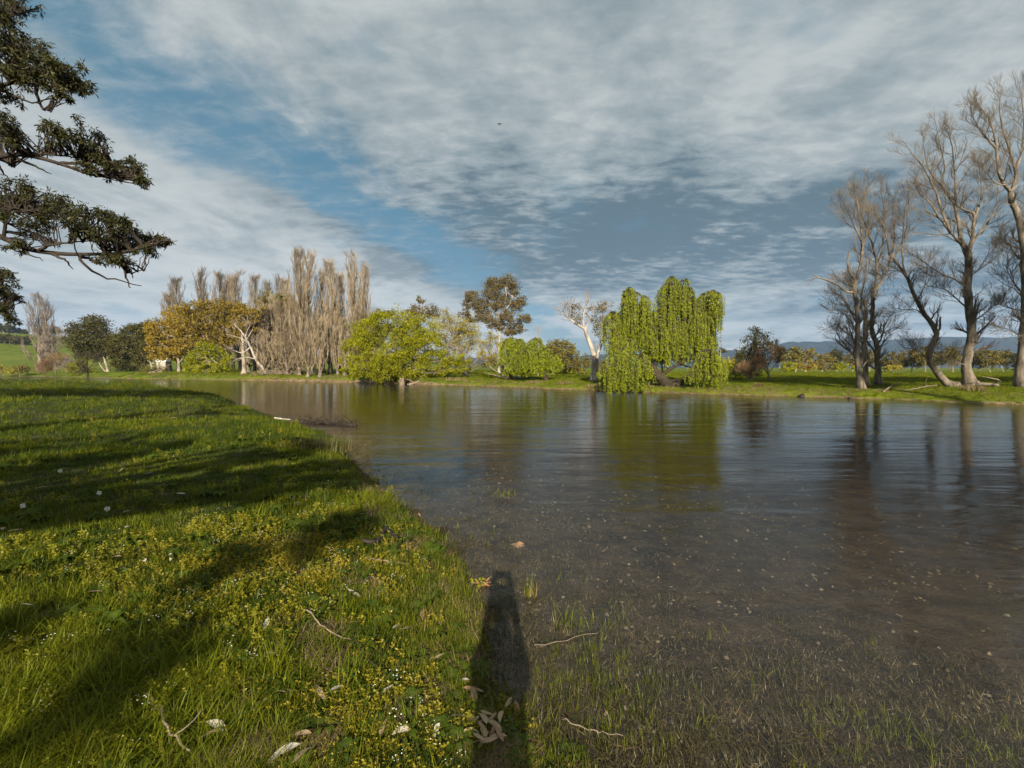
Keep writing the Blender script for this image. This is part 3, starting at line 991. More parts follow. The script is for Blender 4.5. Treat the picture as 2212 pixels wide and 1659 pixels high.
# ================================================================== TREES
# ---- overhanging gum on the left
def overhanging_gum():
    Y = 10.0
    k = mpp(Y)
    rng = np.random.default_rng(77)
    bx = -14.2
    foot = np.array([bx, Y + 0.3, hz(bx, Y + 0.3) - 0.1])
    t = thing('gum_tree', foot, "tall gum tree at the left edge reaching dark leafy boughs over the bank", "gum tree")
    mbt = MB()
    P = polyline([foot, foot + [0.3, 0, 3.5], foot + [0.1, -0.2, 7.5], foot + [0.9, 0, 11.5], foot + [1.2, 0.2, 15]], 22)
    r = np.linspace(0.42, 0.10, 22)
    r[0] *= 1.5
    mbt.tubes(P, r, 12)
    link('trunk', mbt.mesh('trunk', M['grey_bark'], foot, smooth=True), t)
    tz = lambda z: P[np.argmin(np.abs(P[:, 2] - z))]
    boughs = [
        # (main line, side lines, lobes, dY)
        ([(-110, 60), (0, 40), (50, 25)], [], [(18, 14, 50, 30), (50, 12, 26, 24), (-40, 20, 60, 40), (5, 40, 30, 12)], 0.5),
        ([(-110, 225), (0, 186), (50, 176), (110, 188), (150, 184)],
         [[(-20, 190), (30, 205), (70, 222), (112, 214)], [(50, 177), (95, 160), (130, 150)], [(70, 222), (90, 232), (104, 238)], [(0, 186), (40, 140), (60, 110)]],
         [(0, 80, 55, 32), (45, 88, 45, 34), (20, 125, 50, 36), (78, 120, 45, 30), (110, 138, 45, 28), (135, 155, 36, 22), (160, 172, 30, 16), (182, 188, 16, 13),
          (100, 170, 40, 14), (40, 155, 45, 22), (-40, 110, 60, 60), (10, 205, 26, 14), (132, 205, 26, 9)], -0.3),
        ([(-120, 345), (-40, 345), (30, 334), (75, 338), (140, 357), (200, 378), (260, 382), (312, 386)],
         [[(75, 338), (130, 335), (190, 345)], [(140, 357), (190, 350), (240, 352)], [(40, 345), (85, 362), (112, 378)], [(0, 345), (30, 360)], [(-10, 345), (5, 372), (20, 388)]],
         [(10, 275, 45, 32), (45, 290, 40, 28), (-30, 290, 50, 40), (110, 282, 28, 20), (135, 298, 40, 26), (170, 290, 36, 28), (205, 300, 28, 30), (190, 335, 42, 18), (222, 345, 28, 18),
          (250, 362, 32, 16), (275, 350, 26, 22), (296, 368, 22, 24), (308, 388, 14, 10), (60, 320, 40, 12), (240, 375, 20, 12), (185, 360, 25, 10)], 0.4),
        ([(-120, 480), (-30, 500), (20, 520), (60, 538), (130, 548), (200, 549), (260, 546), (320, 532), (366, 520)],
         [[(60, 538), (110, 530), (160, 524), (215, 515)], [(130, 549), (180, 568), (222, 598), (262, 606), (304, 618)], [(110, 546), (140, 562), (158, 580)], [(262, 606), (278, 612), (282, 620)],
          [(-20, 480), (20, 455), (60, 455), (110, 465)], [(240, 548), (270, 570), (280, 590), (310, 582)], [(275, 575), (290, 600)], [(0, 545), (60, 548), (95, 560)], [(170, 549), (195, 560), (205, 568)]],
         [(10, 420, 40, 26), (45, 415, 40, 26), (80, 425, 36, 24), (115, 440, 40, 26), (150, 452, 40, 26), (170, 472, 40, 26), (120, 478, 50, 24), (205, 478, 34, 24), (235, 470, 30, 22), (258, 478, 24, 22),
          (60, 470, 40, 16), (250, 505, 40, 16), (290, 505, 34, 18), (325, 518, 30, 14), (350, 518, 18, 8), (300, 535, 26, 10), (230, 555, 22, 14), (260, 558, 16, 10), (90, 505, 40, 14), (-30, 440, 50, 40), (35, 530, 28, 14), (200, 505, 36, 14)], -0.2),
        ([(-110, 640), (-30, 610), (15, 600)], [[(-30, 610), (0, 640), (30, 640)], [(-30, 640), (5, 670), (22, 690)]],
         [(8, 592, 24, 14), (2, 622, 36, 14), (24, 642, 26, 12), (0, 660, 24, 12), (14, 682, 24, 20), (-40, 630, 50, 50)], 0.9),
    ]
    for main, sides_, lobes, dY in boughs:
        b = MB()
        w = [at(a, c, Y + dY * (i / (len(main) - 1))) for i, (a, c) in enumerate(main)]
        w = [tz(w[0][2] - 0.4)] + w
        mp = polyline(w, 26)
        b.tubes(mp, np.linspace(0.095, 0.014, 26), 7)
        side_p = []
        for sd in sides_:
            sw = [at(a, c, Y + dY + rng.uniform(-0.3, 0.3)) for a, c in sd]
            sw[0] = mp[np.argmin(np.linalg.norm(mp - sw[0], axis=1))]
            sp = polyline(sw, 12) + rng.normal(size=(12, 3)) * 0.012
            b.tubes(sp, np.linspace(0.036, 0.008, 12), 5)
            side_p.append(sp)
        allp = np.concatenate([mp[4:]] + side_p)
        lf = MB()
        Ls = []
        for (x, y, rx, ry) in lobes:
            p = at(x, y, Y + dY + rng.uniform(-0.6, 0.6))
            for _q in range(8):
                o_ = rng.uniform(-1, 1, 3) * np.array([rx, rx, ry]) * k * 0.75
                Ls.append((*(p + o_), rx * k * rng.uniform(.18, .42), rx * k * 0.35, ry * k * rng.uniform(.25, .55)))
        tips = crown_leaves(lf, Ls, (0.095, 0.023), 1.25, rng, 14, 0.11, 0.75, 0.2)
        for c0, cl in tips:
            sel = cl[rng.permutation(len(cl))[:4]]
            d = np.linalg.norm(allp[None] - c0[None, None], axis=2)[0]
            j = allp[np.argsort(d)[rng.integers(0, 5, len(sel))]]
            mid = j * 0.45 + c0 * 0.55
            tt = np.linspace(0, 1, 6)[None, :, None]
            tw = (1 - tt) ** 2 * j[:, None] + 2 * tt * (1 - tt) * mid[:, None] + tt ** 2 * sel[:, None] + rng.normal(size=(len(sel), 6, 3)) * 0.015
            b.tubes(tw, np.broadcast_to(np.linspace(0.014, 0.004, 6), (len(sel), 6)), 4)
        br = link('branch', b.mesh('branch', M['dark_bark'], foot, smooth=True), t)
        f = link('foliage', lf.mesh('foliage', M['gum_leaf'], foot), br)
        f['kind'] = 'stuff'
    return t


overhanging_gum()

# ---- poplars across the river
pm = []
for sd, H, w, st in ((11, 20, 3.0, 1), (12, 20, 3.2, 2), (13, 20, 2.8, 1), (14, 20, 3.6, 3)):
    a, b = poplar_meshes(sd, H, w, stems=st)
    pm.append((a.mesh('trunk', M['grey_bark'], smooth=True), b.mesh('crown', M['poplar_twig'])))
    pm[-1][0].name = 'poplar_trunk'
gm = poplar_meshes(21, 20, 3.4, nb=80, stems=2)
gm = (gm[0].mesh('trunk', M['grey_bark'], smooth=True), gm[1].mesh('crown', M['grey_twig']))


def poplar_at(xd, top, Y, wpx, var, label, group, meshes=None):
    p = at(xd, top, Y)
    g = hz(p[0], Y)
    H = p[2] - g
    wid = {0: 3.0, 1: 3.2, 2: 2.8, 3: 3.6}[var]
    sxy = 1.22 * wpx * mpp(Y) / wid
    mt, mw = meshes or pm[var]
    return poplar(mt, mw, p[0], Y, label, group, random.Random(int(xd)).uniform(0, 6.28), (sxy, sxy, H / 20))


FP = "bare poplars in the tall front row"
for xd, top, Y, wpx, var, lab in (
        (645, 545, 79, 34, 0, "tallest bare poplar of the front row, first from the left"),
        (674, 553, 80, 40, 1, "bare poplar just right of the tallest one, its top slightly lower"),
        (695, 592, 86, 26, 2, "short slim bare poplar tucked behind the second and third tall ones"),
        (711, 571, 79, 33, 2, "bare poplar with a rounded top in the middle of the front row"),
        (734, 598, 84, 30, 0, "short bare poplar in the dip between the two highest clumps"),
        (757, 553, 78, 44, 3, "wide bare poplar with several stems towards the right end of the row"),
        (788, 578, 79, 32, 1, "last bare poplar on the right, beside the lime green bush")):
    poplar_at(xd, top, Y, wpx, var, lab, FP)
BP = "bare poplars behind the golden gums"
for xd, top, Y, wpx, var, lab in (
        (363, 640, 128, 26, 2, "lowest bare poplar of the back row, at its left end"),
        (383, 606, 128, 30, 0, "pointed bare poplar second from the left in the back row"),
        (438, 589, 126, 36, 1, "broad bare poplar rising alone above the golden gums"),
        (472, 595, 128, 30, 0, "bare poplar of the back row just right of the broad lone one"),
        (499, 603, 130, 28, 2, "slim bare poplar in the middle of the back row"),
        (516, 590, 126, 32, 3, "bare poplar ending the thick clump of the back row"),
        (553, 601, 122, 28, 0, "bare poplar just right of the wide gap in the back row"),
        (578, 614, 124, 22, 2, "thinnest bare poplar of the back row, low between two taller ones"),
        (598, 603, 120, 28, 1, "bare poplar second from the right in the back row"),
        (617, 608, 118, 26, 0, "bare poplar at the right end of the back row, beside the tall row")):
    poplar_at(xd, top, Y, wpx, var, lab, BP)
poplar_at(80, 641, 150, 40, 1, "lone grey leafless poplar far left, below the overhanging gum", "grey poplar", gm)
TH = "leafless poplar suckers in the thicket"
rs = random.Random(3)
for i, (xd, top, Y) in enumerate(((548, 676, 92), (562, 655, 90), (577, 664, 93), (590, 640, 95), (603, 655, 89), (614, 668, 92), (626, 640, 90), (637, 660, 86), (535, 700, 93),
                                  (663, 668, 76), (690, 690, 75), (728, 676, 77), (744, 690, 75), (775, 676, 76), (800, 690, 80), (570, 715, 84), (595, 720, 83), (620, 715, 82), (646, 725, 78))):
    o = poplar_at(xd, top, Y, 26, i % 4, "leafless tan poplar sucker crowded in the thicket at the poplars' feet", TH)
    o.name = "poplar_sucker"

# ---- golden gums and their neighbours, left half of the far bank
leafy_tree('golden_gum', "golden brown gum with a broad crown left of the yellow-green bush", "gum tree", 386, 108,
           [(375, 678, 28, 18), (350, 708, 24, 20), (372, 731, 36, 24), (343, 745, 22, 20), (362, 762, 34, 16), (398, 700, 26, 22), (412, 728, 26, 22), (338, 725, 14, 18), (330, 765, 16, 12), (395, 752, 26, 14)],
           M['gold_leaf'], M['pale_bark'], (0.42, 0.24), 2.3, [(386, 785), (380, 745), (372, 705)], 0.30, 31, depth_k=0.8, cl_r=0.48, hollow=0.55,
           extra=[([(386, 785), (402, 762), (380, 755), (365, 762)], 0.14), ([(422, 745), (412, 728), (402, 715)], 0.2)])
leafy_tree('golden_gum', "golden brown gum behind the yellow-green bush, its crown meeting the pale leaning gum", "gum tree", 452, 106,
           [(425, 668, 32, 16), (462, 660, 30, 14), (440, 695, 38, 20), (488, 672, 30, 18), (478, 705, 34, 20), (500, 690, 26, 20), (470, 735, 34, 16), (440, 728, 28, 18), (510, 668, 22, 14), (498, 728, 22, 14), (425, 700, 22, 20), (405, 672, 18, 10)],
           M['gold_leaf'], M['pale_bark'], (0.42, 0.24), 2.2, [(455, 780), (450, 740), (445, 700)], 0.28, 32, depth_k=0.8, cl_r=0.48, hollow=0.55,
           extra=[([(430, 742), (418, 722), (405, 708)], 0.16)])
leafy_tree('golden_gum', "olive gold gum whose crown tops the pale leaning trunk in front of the thicket", "gum tree", 527, 88,
           [(538, 680, 28, 14), (518, 668, 24, 12), (505, 690, 20, 14), (548, 700, 20, 12), (525, 706, 24, 10), (560, 668, 14, 10), (515, 730, 14, 8)],
           M['gold_leaf'], M['pale_bark'], (0.38, 0.2), 1.7, [(527, 785), (524, 740), (525, 700)], 0.42, 33, depth_k=0.8)
leafy_tree('olive_gum', "dull olive gum showing above the thicket left of the tall poplars", "gum tree", 598, 104,
           [(588, 645, 24, 13), (610, 648, 20, 14), (572, 655, 16, 12), (625, 658, 14, 14), (600, 668, 28, 12)],
           M['olive_leaf'], M['pale_bark'], (0.4, 0.22), 1.9, None, 0.35, 34, depth_k=0.8)
leafy_tree('green_bush', "yellow-green leafy tree at the water below the golden gums", "tree", 445, 95,
           [(450, 752, 26, 12), (428, 770, 22, 14), (470, 772, 26, 16), (402, 792, 14, 8), (435, 790, 24, 12), (488, 788, 18, 14), (465, 795, 22, 10), (412, 780, 14, 10)],
           M['lime_leaf'], M['pale_bark'], (0.34, 0.2), 2.3, [(446, 798), (447, 780), (450, 758)], 0.28, 35, depth_k=0.8)
bare_tree('leaning_gum', "pale white-barked gum leaning left over the water, almost bare", "gum tree", 85,
          [([(577, 818), (568, 795), (553, 777), (541, 750), (530, 728), (518, 712), (506, 700)], 0.40, 0.08),
           ([(538, 742), (522, 732), (505, 726), (488, 722)], 0.14, 0.04, -1.0), ([(552, 776), (535, 772), (515, 775), (500, 782)], 0.13, 0.04, -2.0),
           ([(541, 750), (525, 762), (508, 758), (497, 752)], 0.17, 0.04, 1.0), ([(530, 728), (534, 715), (540, 702)], 0.15, 0.04, 1.5),
           ([(553, 777), (556, 755), (552, 735)], 0.12, 0.03, 1.5)],
          M['white_bark'], M['grey_twig'], 41, counts=(5, 5, 4), lens=(2.2, 1.0, 0.6), rmin=(0.03, 0.018, 0.014), t0=0.5)
# far left
leafy_tree('dark_gum', "dark round-headed gum with pale forked limbs, left of the golden trees", "gum tree", 233, 120,
           [(195, 692, 28, 13), (175, 710, 24, 16), (212, 706, 22, 16), (195, 731, 40, 20), (172, 743, 26, 18), (220, 743, 28, 20), (162, 732, 14, 14), (200, 763, 40, 14), (236, 756, 22, 12), (225, 722, 16, 12)],
           M['dark_leaf'], M['pale_bark'], (0.45, 0.26), 2.5, [(231, 792), (222, 765), (205, 720)], 0.3, 51, depth_k=0.8,
           extra=[([(234, 808), (222, 796), (213, 782), (207, 772)], 0.22), ([(216, 745), (213, 725), (203, 712), (195, 704)], 0.16), ([(232, 775), (240, 765), (250, 758)], 0.14)])
leafy_tree('dark_gum', "dark spreading gum between the round-headed gum and the golden trees", "gum tree", 333, 118,
           [(280, 716, 28, 15), (300, 712, 22, 13), (306, 699, 8, 5), (272, 743, 28, 24), (302, 743, 28, 24), (276, 781, 32, 22), (308, 768, 20, 18), (322, 735, 16, 26), (262, 770, 16, 26), (318, 705, 18, 12)],
           M['dark_leaf'], M['pale_bark'], (0.45, 0.26), 2.6, [(322, 778), (312, 765), (300, 740)], 0.28, 52, depth_k=0.8,
           extra=[([(333, 786), (318, 778), (308, 766), (302, 752)], 0.22), ([(332, 778), (328, 765), (322, 745)], 0.14)])
bare_tree('leafless_tree', "grey leafless tree between the lone poplar and the dark round gum", "tree", 140,
          [([(118, 800), (116, 770), (112, 745), (107, 715)], 0.25, 0.05), ([(116, 770), (128, 745), (138, 718)], 0.16, 0.04), ([(116, 775), (104, 750), (98, 730)], 0.14, 0.04)],
          M['grey_bark'], M['grey_twig'], 53, counts=(16, 9, 5), lens=(4.2, 2.0, 1.0), rmin=(0.04, 0.026, 0.02))
for xd, yb, rx, ry, lab, sd, mt in ((120, 790, 30, 20, "rusty leafless shrub on the far bank below the grey leafless tree", 54, 'rust_twig'),
                                    (98, 800, 22, 14, "low rusty shrub at the foot of the lone poplar", 55, 'rust_twig'),
                                    (143, 795, 18, 14, "small brown shrub beside the yellow bush on the far left bank", 56, 'grey_twig')):
    bare_tree('leafless_shrub', lab, "shrub", 112, [([(xd, yb + 16), (xd, yb), (xd - rx * 0.3, yb - ry)], 0.12, 0.03), ([(xd, yb + 8), (xd + rx * 0.7, yb - ry * 0.8)], 0.08, 0.02),
                                                 ([(xd, yb + 10), (xd - rx * 0.8, yb - ry * 0.4)], 0.08, 0.02), ([(xd, yb + 8), (xd + rx * 0.25, yb - ry * 1.1)], 0.08, 0.02)],
              M['rust_twig'], M[mt], sd, counts=(12, 7, 4), lens=(1.9, 1.1, 0.7), rmin=(0.03, 0.022, 0.018))
leafy_tree('yellow_bush', "olive yellow bush on the far bank behind the dark sapling", "bush", 168, 108, [(160, 792, 18, 12), (178, 788, 18, 12), (170, 800, 26, 8)],
           M['lime_leaf'], M['grey_bark'], (0.35, 0.2), 1.4, None, 0.12, 57, depth_k=0.8)
leafy_tree('tan_bush', "pale tan bush at the far left end of the river", "bush", 10, 118, [(2, 796, 16, 8), (22, 800, 12, 6), (-12, 794, 12, 9)], M['bud_leaf'], M['grey_bark'], (0.35, 0.2), 1.6, None, 0.1, 58)
leafy_tree('small_round_bush', "small dark rounded bush left of the lone poplar near the water", "bush", 42, 115, [(40, 794, 16, 8), (48, 800, 12, 6)], M['olive_leaf'], M['grey_bark'], (0.35, 0.2), 1.8, None, 0.12, 59)
leafy_tree('sunlit_bush', "small lime bush glimpsed between the two dark gums", "bush", 254, 135, [(254, 730, 12, 9), (250, 745, 10, 12)], M['lime_leaf'], M['grey_bark'], (0.4, 0.24), 1.8, None, 0.12, 60)
leafy_tree('brush', "low dull brush under the golden gums by the shed", "bush", 335, 104, [(325, 800, 16, 9), (345, 797, 14, 8), (312, 805, 12, 6)], M['olive_leaf'], M['grey_bark'], (0.35, 0.2), 1.8, None, 0.1, 61)
# dark sapling on the near bank
bare_tree('sapling', "small dark sapling at the water's edge of the near bank, far left", "sapling", 62,
          [([(189, 832), (190, 812), (189, 795), (188, 765)], 0.13, 0.03), ([(189, 805), (176, 785), (165, 770)], 0.06, 0.02), ([(189, 800), (204, 780), (214, 766)], 0.06, 0.02),
           ([(189, 812), (172, 800), (160, 798)], 0.04, 0.01)],
          M['dark_bark'], M['dark_bark'], 62, counts=(12, 7, 4), lens=(1.3, 0.7, 0.4), rmin=(0.018, 0.012, 0.01), t0=0.2)

# hedgerow and hilltop trees on the far green hill
hd = None
for i in range(7):
    xd = -12 + i * 11
    Yh = 320
    p = at(xd, 741, Yh)
    if hd is None:
        t0_ = thing('hedge_tree', (p[0], Yh, hz(p[0], Yh)), "dark tree in the straight line across the green hillside far left", "tree", "row of trees across the far left hill")
        mbx, mbk = MB(), MB()
        rg = np.random.default_rng(8)
        crown_leaves(mbx, [(0, 0, 4.0, 3.8, 3.0, 2.4), (1.5, 0, 3.2, 2.6, 2.2, 1.9), (-1.8, 0.2, 3.4, 2.2, 2.2, 1.8)], (1.0, 0.6), 2.6, rg, 20, 0.8)
        mbk.tubes(polyline([(0, 0, -0.2), (0.1, 0, 2), (0, 0, 4)], 6), np.linspace(0.3, 0.12, 6), 6)
        link('trunk', mbk.mesh('trunk', M['grey_bark']), t0_)
        c_ = link('crown', mbx.mesh('crown', M['dark_leaf']), t0_)
        c_['kind'] = 'stuff'
        hd = t0_
    else:
        copy_thing(hd, (p[0], Yh, hz(p[0], Yh)), rz=i * 1.3, scale=(1, 1, 0.85 + 0.07 * (i % 4)))
for xd, Yh, sc_, lab in ((-20, 430, 2.0, None), (12, 430, 1.7, None), (45, 440, 1.3, None), (85, 430, 1.2, None), (120, 420, 1.3, None), (-50, 420, 1.9, None)):
    p = at(xd, 700, Yh)
    copy_thing(hd, (p[0], Yh, hz(p[0], Yh)), "dark tree on the crest of the far left hill", "trees on the crest of the far left hill", xd * 0.1, (sc_, sc_, sc_))

# ---- middle of the far bank
leafy_tree('lime_bush', "big domed lime green tree spreading to the water right of the poplars", "tree", 868, 64,
           [(853, 692, 52, 22), (802, 715, 46, 28), (900, 710, 46, 26), (770, 750, 30, 22), (850, 748, 60, 34), (920, 745, 38, 26), (802, 785, 46, 24), (872, 788, 56, 26), (938, 776, 40, 22),
            (985, 772, 22, 12), (1000, 788, 18, 12), (748, 778, 14, 8), (770, 800, 26, 14), (830, 812, 36, 12), (905, 805, 30, 14), (880, 728, 40, 20), (960, 795, 26, 12), (782, 730, 26, 18)],
           M['lime_leaf'], M['grey_bark'], (0.23, 0.11), 2.3, [(867, 808), (862, 785), (855, 750)], 0.35, 71, depth_k=0.75, cl_n=75, cl_r=0.5, droop=0.05, hollow=0.6)
leafy_tree('olive_gum', "olive gum rising behind the lime green tree", "gum tree", 900, 92,
           [(898, 668, 18, 12), (912, 648, 12, 7), (886, 680, 16, 9), (928, 668, 14, 12), (940, 676, 10, 10), (905, 682, 30, 10)],
           M['euc_leaf'], M['pale_bark'], (0.36, 0.18), 1.9, None, 0.3, 72)
leafy_tree('olive_gum', "low olive gum in the gap between the poplars and the lime green tree", "gum tree", 828, 96,
           [(838, 676, 16, 8), (815, 680, 14, 10), (855, 682, 14, 7), (795, 690, 14, 10)], M['olive_leaf'], M['pale_bark'], (0.36, 0.18), 1.9, None, 0.26, 73)
TB = [(958, 690, 22, 16), (986, 697, 30, 18), (1012, 708, 28, 18), (990, 722, 34, 18), (1024, 730, 24, 16), (963, 672, 10, 8), (950, 715, 20, 18), (1005, 748, 26, 14), (970, 745, 24, 16)]
leafy_tree('budding_willow', "tan yellow budding willow with thin foliage right of the lime green tree", "willow tree", 1005, 70, TB,
           M['bud_leaf'], M['grey_bark'], (0.26, 0.10), 0.85, [(1004, 800), (1000, 770), (990, 730)], 0.26, 74, cl_n=16, cl_r=0.5, twig_n=40)
bare_tree('leafless_shrub', "brown leafless brush under the tan budding willow", "shrub", 67,
          [([(1015, 815), (1010, 790), (1000, 760)], 0.12, 0.03), ([(1012, 800), (1035, 770), (1048, 745)], 0.08, 0.02), ([(1012, 800), (985, 775), (970, 760)], 0.08, 0.02), ([(1014, 805), (1040, 790), (1060, 780)], 0.07, 0.02)],
          M['grey_bark'], M['twig'], 75, counts=(14, 8, 5), lens=(1.7, 0.9, 0.5), rmin=(0.02, 0.015, 0.012))
leafy_tree('leaning_willow', "sparse yellow willow with stems leaning left from the fallen log", "willow tree", 1112, 60,
           [(1061, 722, 14, 13), (1050, 747, 16, 14), (1081, 742, 20, 18), (1091, 772, 22, 16), (1061, 772, 18, 14), (1040, 765, 14, 10), (1105, 755, 14, 16), (1070, 790, 24, 8)],
           M['bud_leaf'], M['grey_bark'], (0.24, 0.09), 0.8, [(1098, 808), (1080, 785), (1070, 760)], 0.18, 76, cl_n=14, cl_r=0.45, twig_n=30,
           extra=[([(1112, 822), (1085, 810), (1062, 795), (1045, 775)], 0.14), ([(1112, 822), (1095, 800), (1082, 770), (1078, 745)], 0.13), ([(1112, 822), (1075, 812), (1045, 805)], 0.1),
                  ([(1128, 816), (1122, 800), (1110, 795)], 0.08), ([(1110, 820), (1100, 790), (1098, 760)], 0.1)])
leafy_tree('tall_gum', "tall eucalyptus standing above everything in the middle of the far bank", "gum tree", 1078, 86,
           [(1066, 612, 20, 16), (1096, 608, 20, 15), (1061, 634, 18, 14), (1018, 637, 15, 11), (1013, 654, 15, 11), (1041, 657, 20, 14), (1047, 678, 22, 14), (1003, 677, 13, 8), (1021, 687, 17, 8),
            (1111, 624, 13, 13), (1126, 648, 13, 11), (1111, 661, 17, 13), (1096, 685, 18, 13), (1128, 687, 18, 10), (1116, 707, 22, 10), (1101, 717, 15, 9), (1081, 702, 14, 10), (1061, 697, 16, 10), (1085, 645, 20, 14), (1075, 662, 16, 10)],
           M['euc_leaf'], M['white_bark'], (0.30, 0.15), 2.9, [(1077, 760), (1080, 722), (1086, 680), (1094, 640), (1090, 615)], 0.22, 77, cl_n=24, cl_r=0.5, droop=0.5, twig_n=8)
weeping_tree('weeping_willow', "small green weeping willow left of the dead white gum", 56, (1180, 806),
             [([(1180, 808), (1172, 790), (1160, 765), (1150, 745)], 0.25, 0.08)],
             [(1120, 742, 18, 12, 795), (1103, 738, 14, 8, 790), (1141, 764, 28, 18, 812), (1166, 747, 20, 14, 808), (1178, 772, 22, 18, 812), (1191, 780, 10, 10, 808), (1150, 785, 30, 10, 815)],
             81, 1.15, 0.26, M['willow_leaf'], 0.25)
leafy_tree('round_gum', "brown olive rounded tree between the small willow and the dead white gum", "tree", 1188, 76,
           [(1205, 742, 22, 11), (1226, 748, 20, 13), (1210, 767, 28, 15), (1236, 772, 16, 13), (1192, 760, 16, 16), (1245, 785, 10, 8), (1215, 785, 24, 8)],
           M['olive_leaf'], M['grey_bark'], (0.32, 0.18), 2.4, None, 0.3, 82)
for xd, yd, rx, ry, mt, lab, sd in ((1222, 797, 16, 7, 'lime_leaf', "low yellow-green shrub behind the grass left of the dead white gum", 83), (1246, 795, 12, 7, 'gold_leaf', "low amber shrub just left of the dead white gum", 84),
                                    (1262, 780, 12, 13, 'olive_leaf', "dull brown bush directly behind the dead white gum", 85), (1300, 790, 12, 16, 'olive_leaf', "brown bush between the dead white gum and the big willow", 86)):
    leafy_tree('shrub', lab, "shrub", xd, 78, [(xd, yd, rx, ry), (xd + 5, yd + 3, rx * 0.7, ry * 0.8)], M[mt], M['grey_bark'], (0.28, 0.15), 1.9, None, 0.08, sd)
bare_tree('dead_snag', "broken pale dead snag poking up behind the small willow", "dead tree", 70,
          [([(1162, 800), (1162, 760), (1162, 735), (1163, 707)], 0.15, 0.08), ([(1162, 730), (1154, 722)], 0.08, 0.04), ([(1163, 716), (1155, 709), (1150, 700)], 0.07, 0.03, -0.5), ([(1163, 716), (1168, 711), (1165, 702)], 0.06, 0.04, 0.3)],
          M['pale_bark'], M['grey_twig'], 87, counts=(1, 2), lens=(0.8, 0.4), nosub=(0,))
# dead white gum
dg = bare_tree('dead_gum', "pale dead gum with a forked white trunk just left of the big willow", "dead tree", 52,
               [([(1281, 808), (1283, 775), (1276, 745), (1267, 724), (1261, 706)], 0.42, 0.24), ([(1262, 710), (1246, 700), (1231, 690), (1222, 681), (1218, 680)], 0.20, 0.05, -1.0),
                ([(1261, 708), (1260, 688), (1263, 668), (1267, 652), (1265, 633)], 0.17, 0.07, 0.5), ([(1288, 802), (1290, 778), (1293, 760), (1300, 738), (1301, 715)], 0.32, 0.12, 1.0),
                ([(1222, 682), (1218, 674), (1214, 668)], 0.06, 0.02, -1.0), ([(1265, 712), (1275, 690), (1280, 668)], 0.10, 0.04, 1.0), ([(1232, 690), (1232, 665), (1235, 655)], 0.05, 0.02, 0), ([(1300, 735), (1302, 690), (1308, 660)], 0.10, 0.03, 1.5)],
               M['white_bark'], M['grey_twig'], 88, counts=(6, 5, 3), lens=(1.5, 0.7, 0.4), t0=0.3, nosub=(0,), rmin=(0.02, 0.014, 0.01))
rg = np.random.default_rng(89)
mbx = MB()
kk = mpp(52)
lb = [(*at(a, b, 52 + rg.uniform(-.5, 1)), c * kk, c * kk, d * kk) for a, b, c, d in ((1244, 668, 13, 14), (1252, 688, 12, 12), (1238, 682, 8, 8), (1288, 664, 16, 11), (1284, 690, 14, 14), (1292, 715, 13, 12), (1306, 660, 14, 11), (1308, 690, 14, 16))]
crown_leaves(mbx, lb, (0.24, 0.09), 1.0, rg, 14, 0.3, 0.6)
f_ = link('foliage', mbx.mesh('foliage', M['euc_leaf'], dg.location), dg)
f_['kind'] = 'stuff'

# ---- the big weeping willow
weeping_tree('weeping_willow', "big weeping willow with trailing bright green shoots on the far bank", 43, (1462, 846),
             [([(1462, 848), (1440, 828), (1415, 803), (1398, 770), (1398, 730)], 0.55, 0.24), ([(1398, 760), (1425, 715), (1448, 665), (1462, 625)], 0.28, 0.07),
              ([(1398, 740), (1375, 695), (1352, 655)], 0.24, 0.06), ([(1430, 705), (1480, 690), (1520, 665)], 0.18, 0.06), ([(1405, 785), (1370, 765), (1345, 750)], 0.16, 0.06), ([(1425, 812), (1470, 785), (1510, 770)], 0.16, 0.05)],
             [(1345, 652, 20, 24, 740), (1368, 645, 22, 20, 735), (1388, 662, 18, 20, 760), (1318, 688, 18, 24, 790), (1335, 700, 20, 20, 800), (1362, 705, 22, 18, 790), (1388, 705, 16, 16, 780),
              (1450, 625, 20, 24, 720), (1470, 618, 18, 20, 700), (1438, 660, 18, 24, 780), (1468, 665, 20, 24, 770), (1425, 690, 14, 18, 760), (1490, 640, 14, 18, 710), (1452, 710, 22, 22, 790), (1478, 712, 18, 22, 795),
              (1525, 645, 18, 18, 725), (1543, 652, 12, 20, 730), (1512, 680, 18, 22, 780), (1537, 690, 14, 20, 765), (1508, 725, 22, 20, 800), (1530, 735, 14, 18, 790),
              (1405, 745, 16, 16, 790), (1430, 755, 18, 18, 795), (1465, 755, 20, 20, 800), (1395, 720, 14, 14, 770), (1408, 688, 14, 14, 760), (1410, 715, 16, 16, 785), (1500, 672, 12, 16, 750), (1498, 700, 14, 18, 790), (1360, 628, 10, 8, 690), (1455, 604, 9, 8, 660), (1536, 632, 9, 8, 700),
              (1345, 765, 28, 24, 848, -2.2), (1322, 785, 16, 20, 846, -2.0), (1368, 785, 18, 20, 845, -2.0), (1505, 785, 30, 22, 838, -2.6), (1525, 785, 16, 20, 830, -2.4), (1480, 800, 18, 14, 830, -2.6)],
             91, 1.05, 0.19, M['willow_leaf'], 0.42)

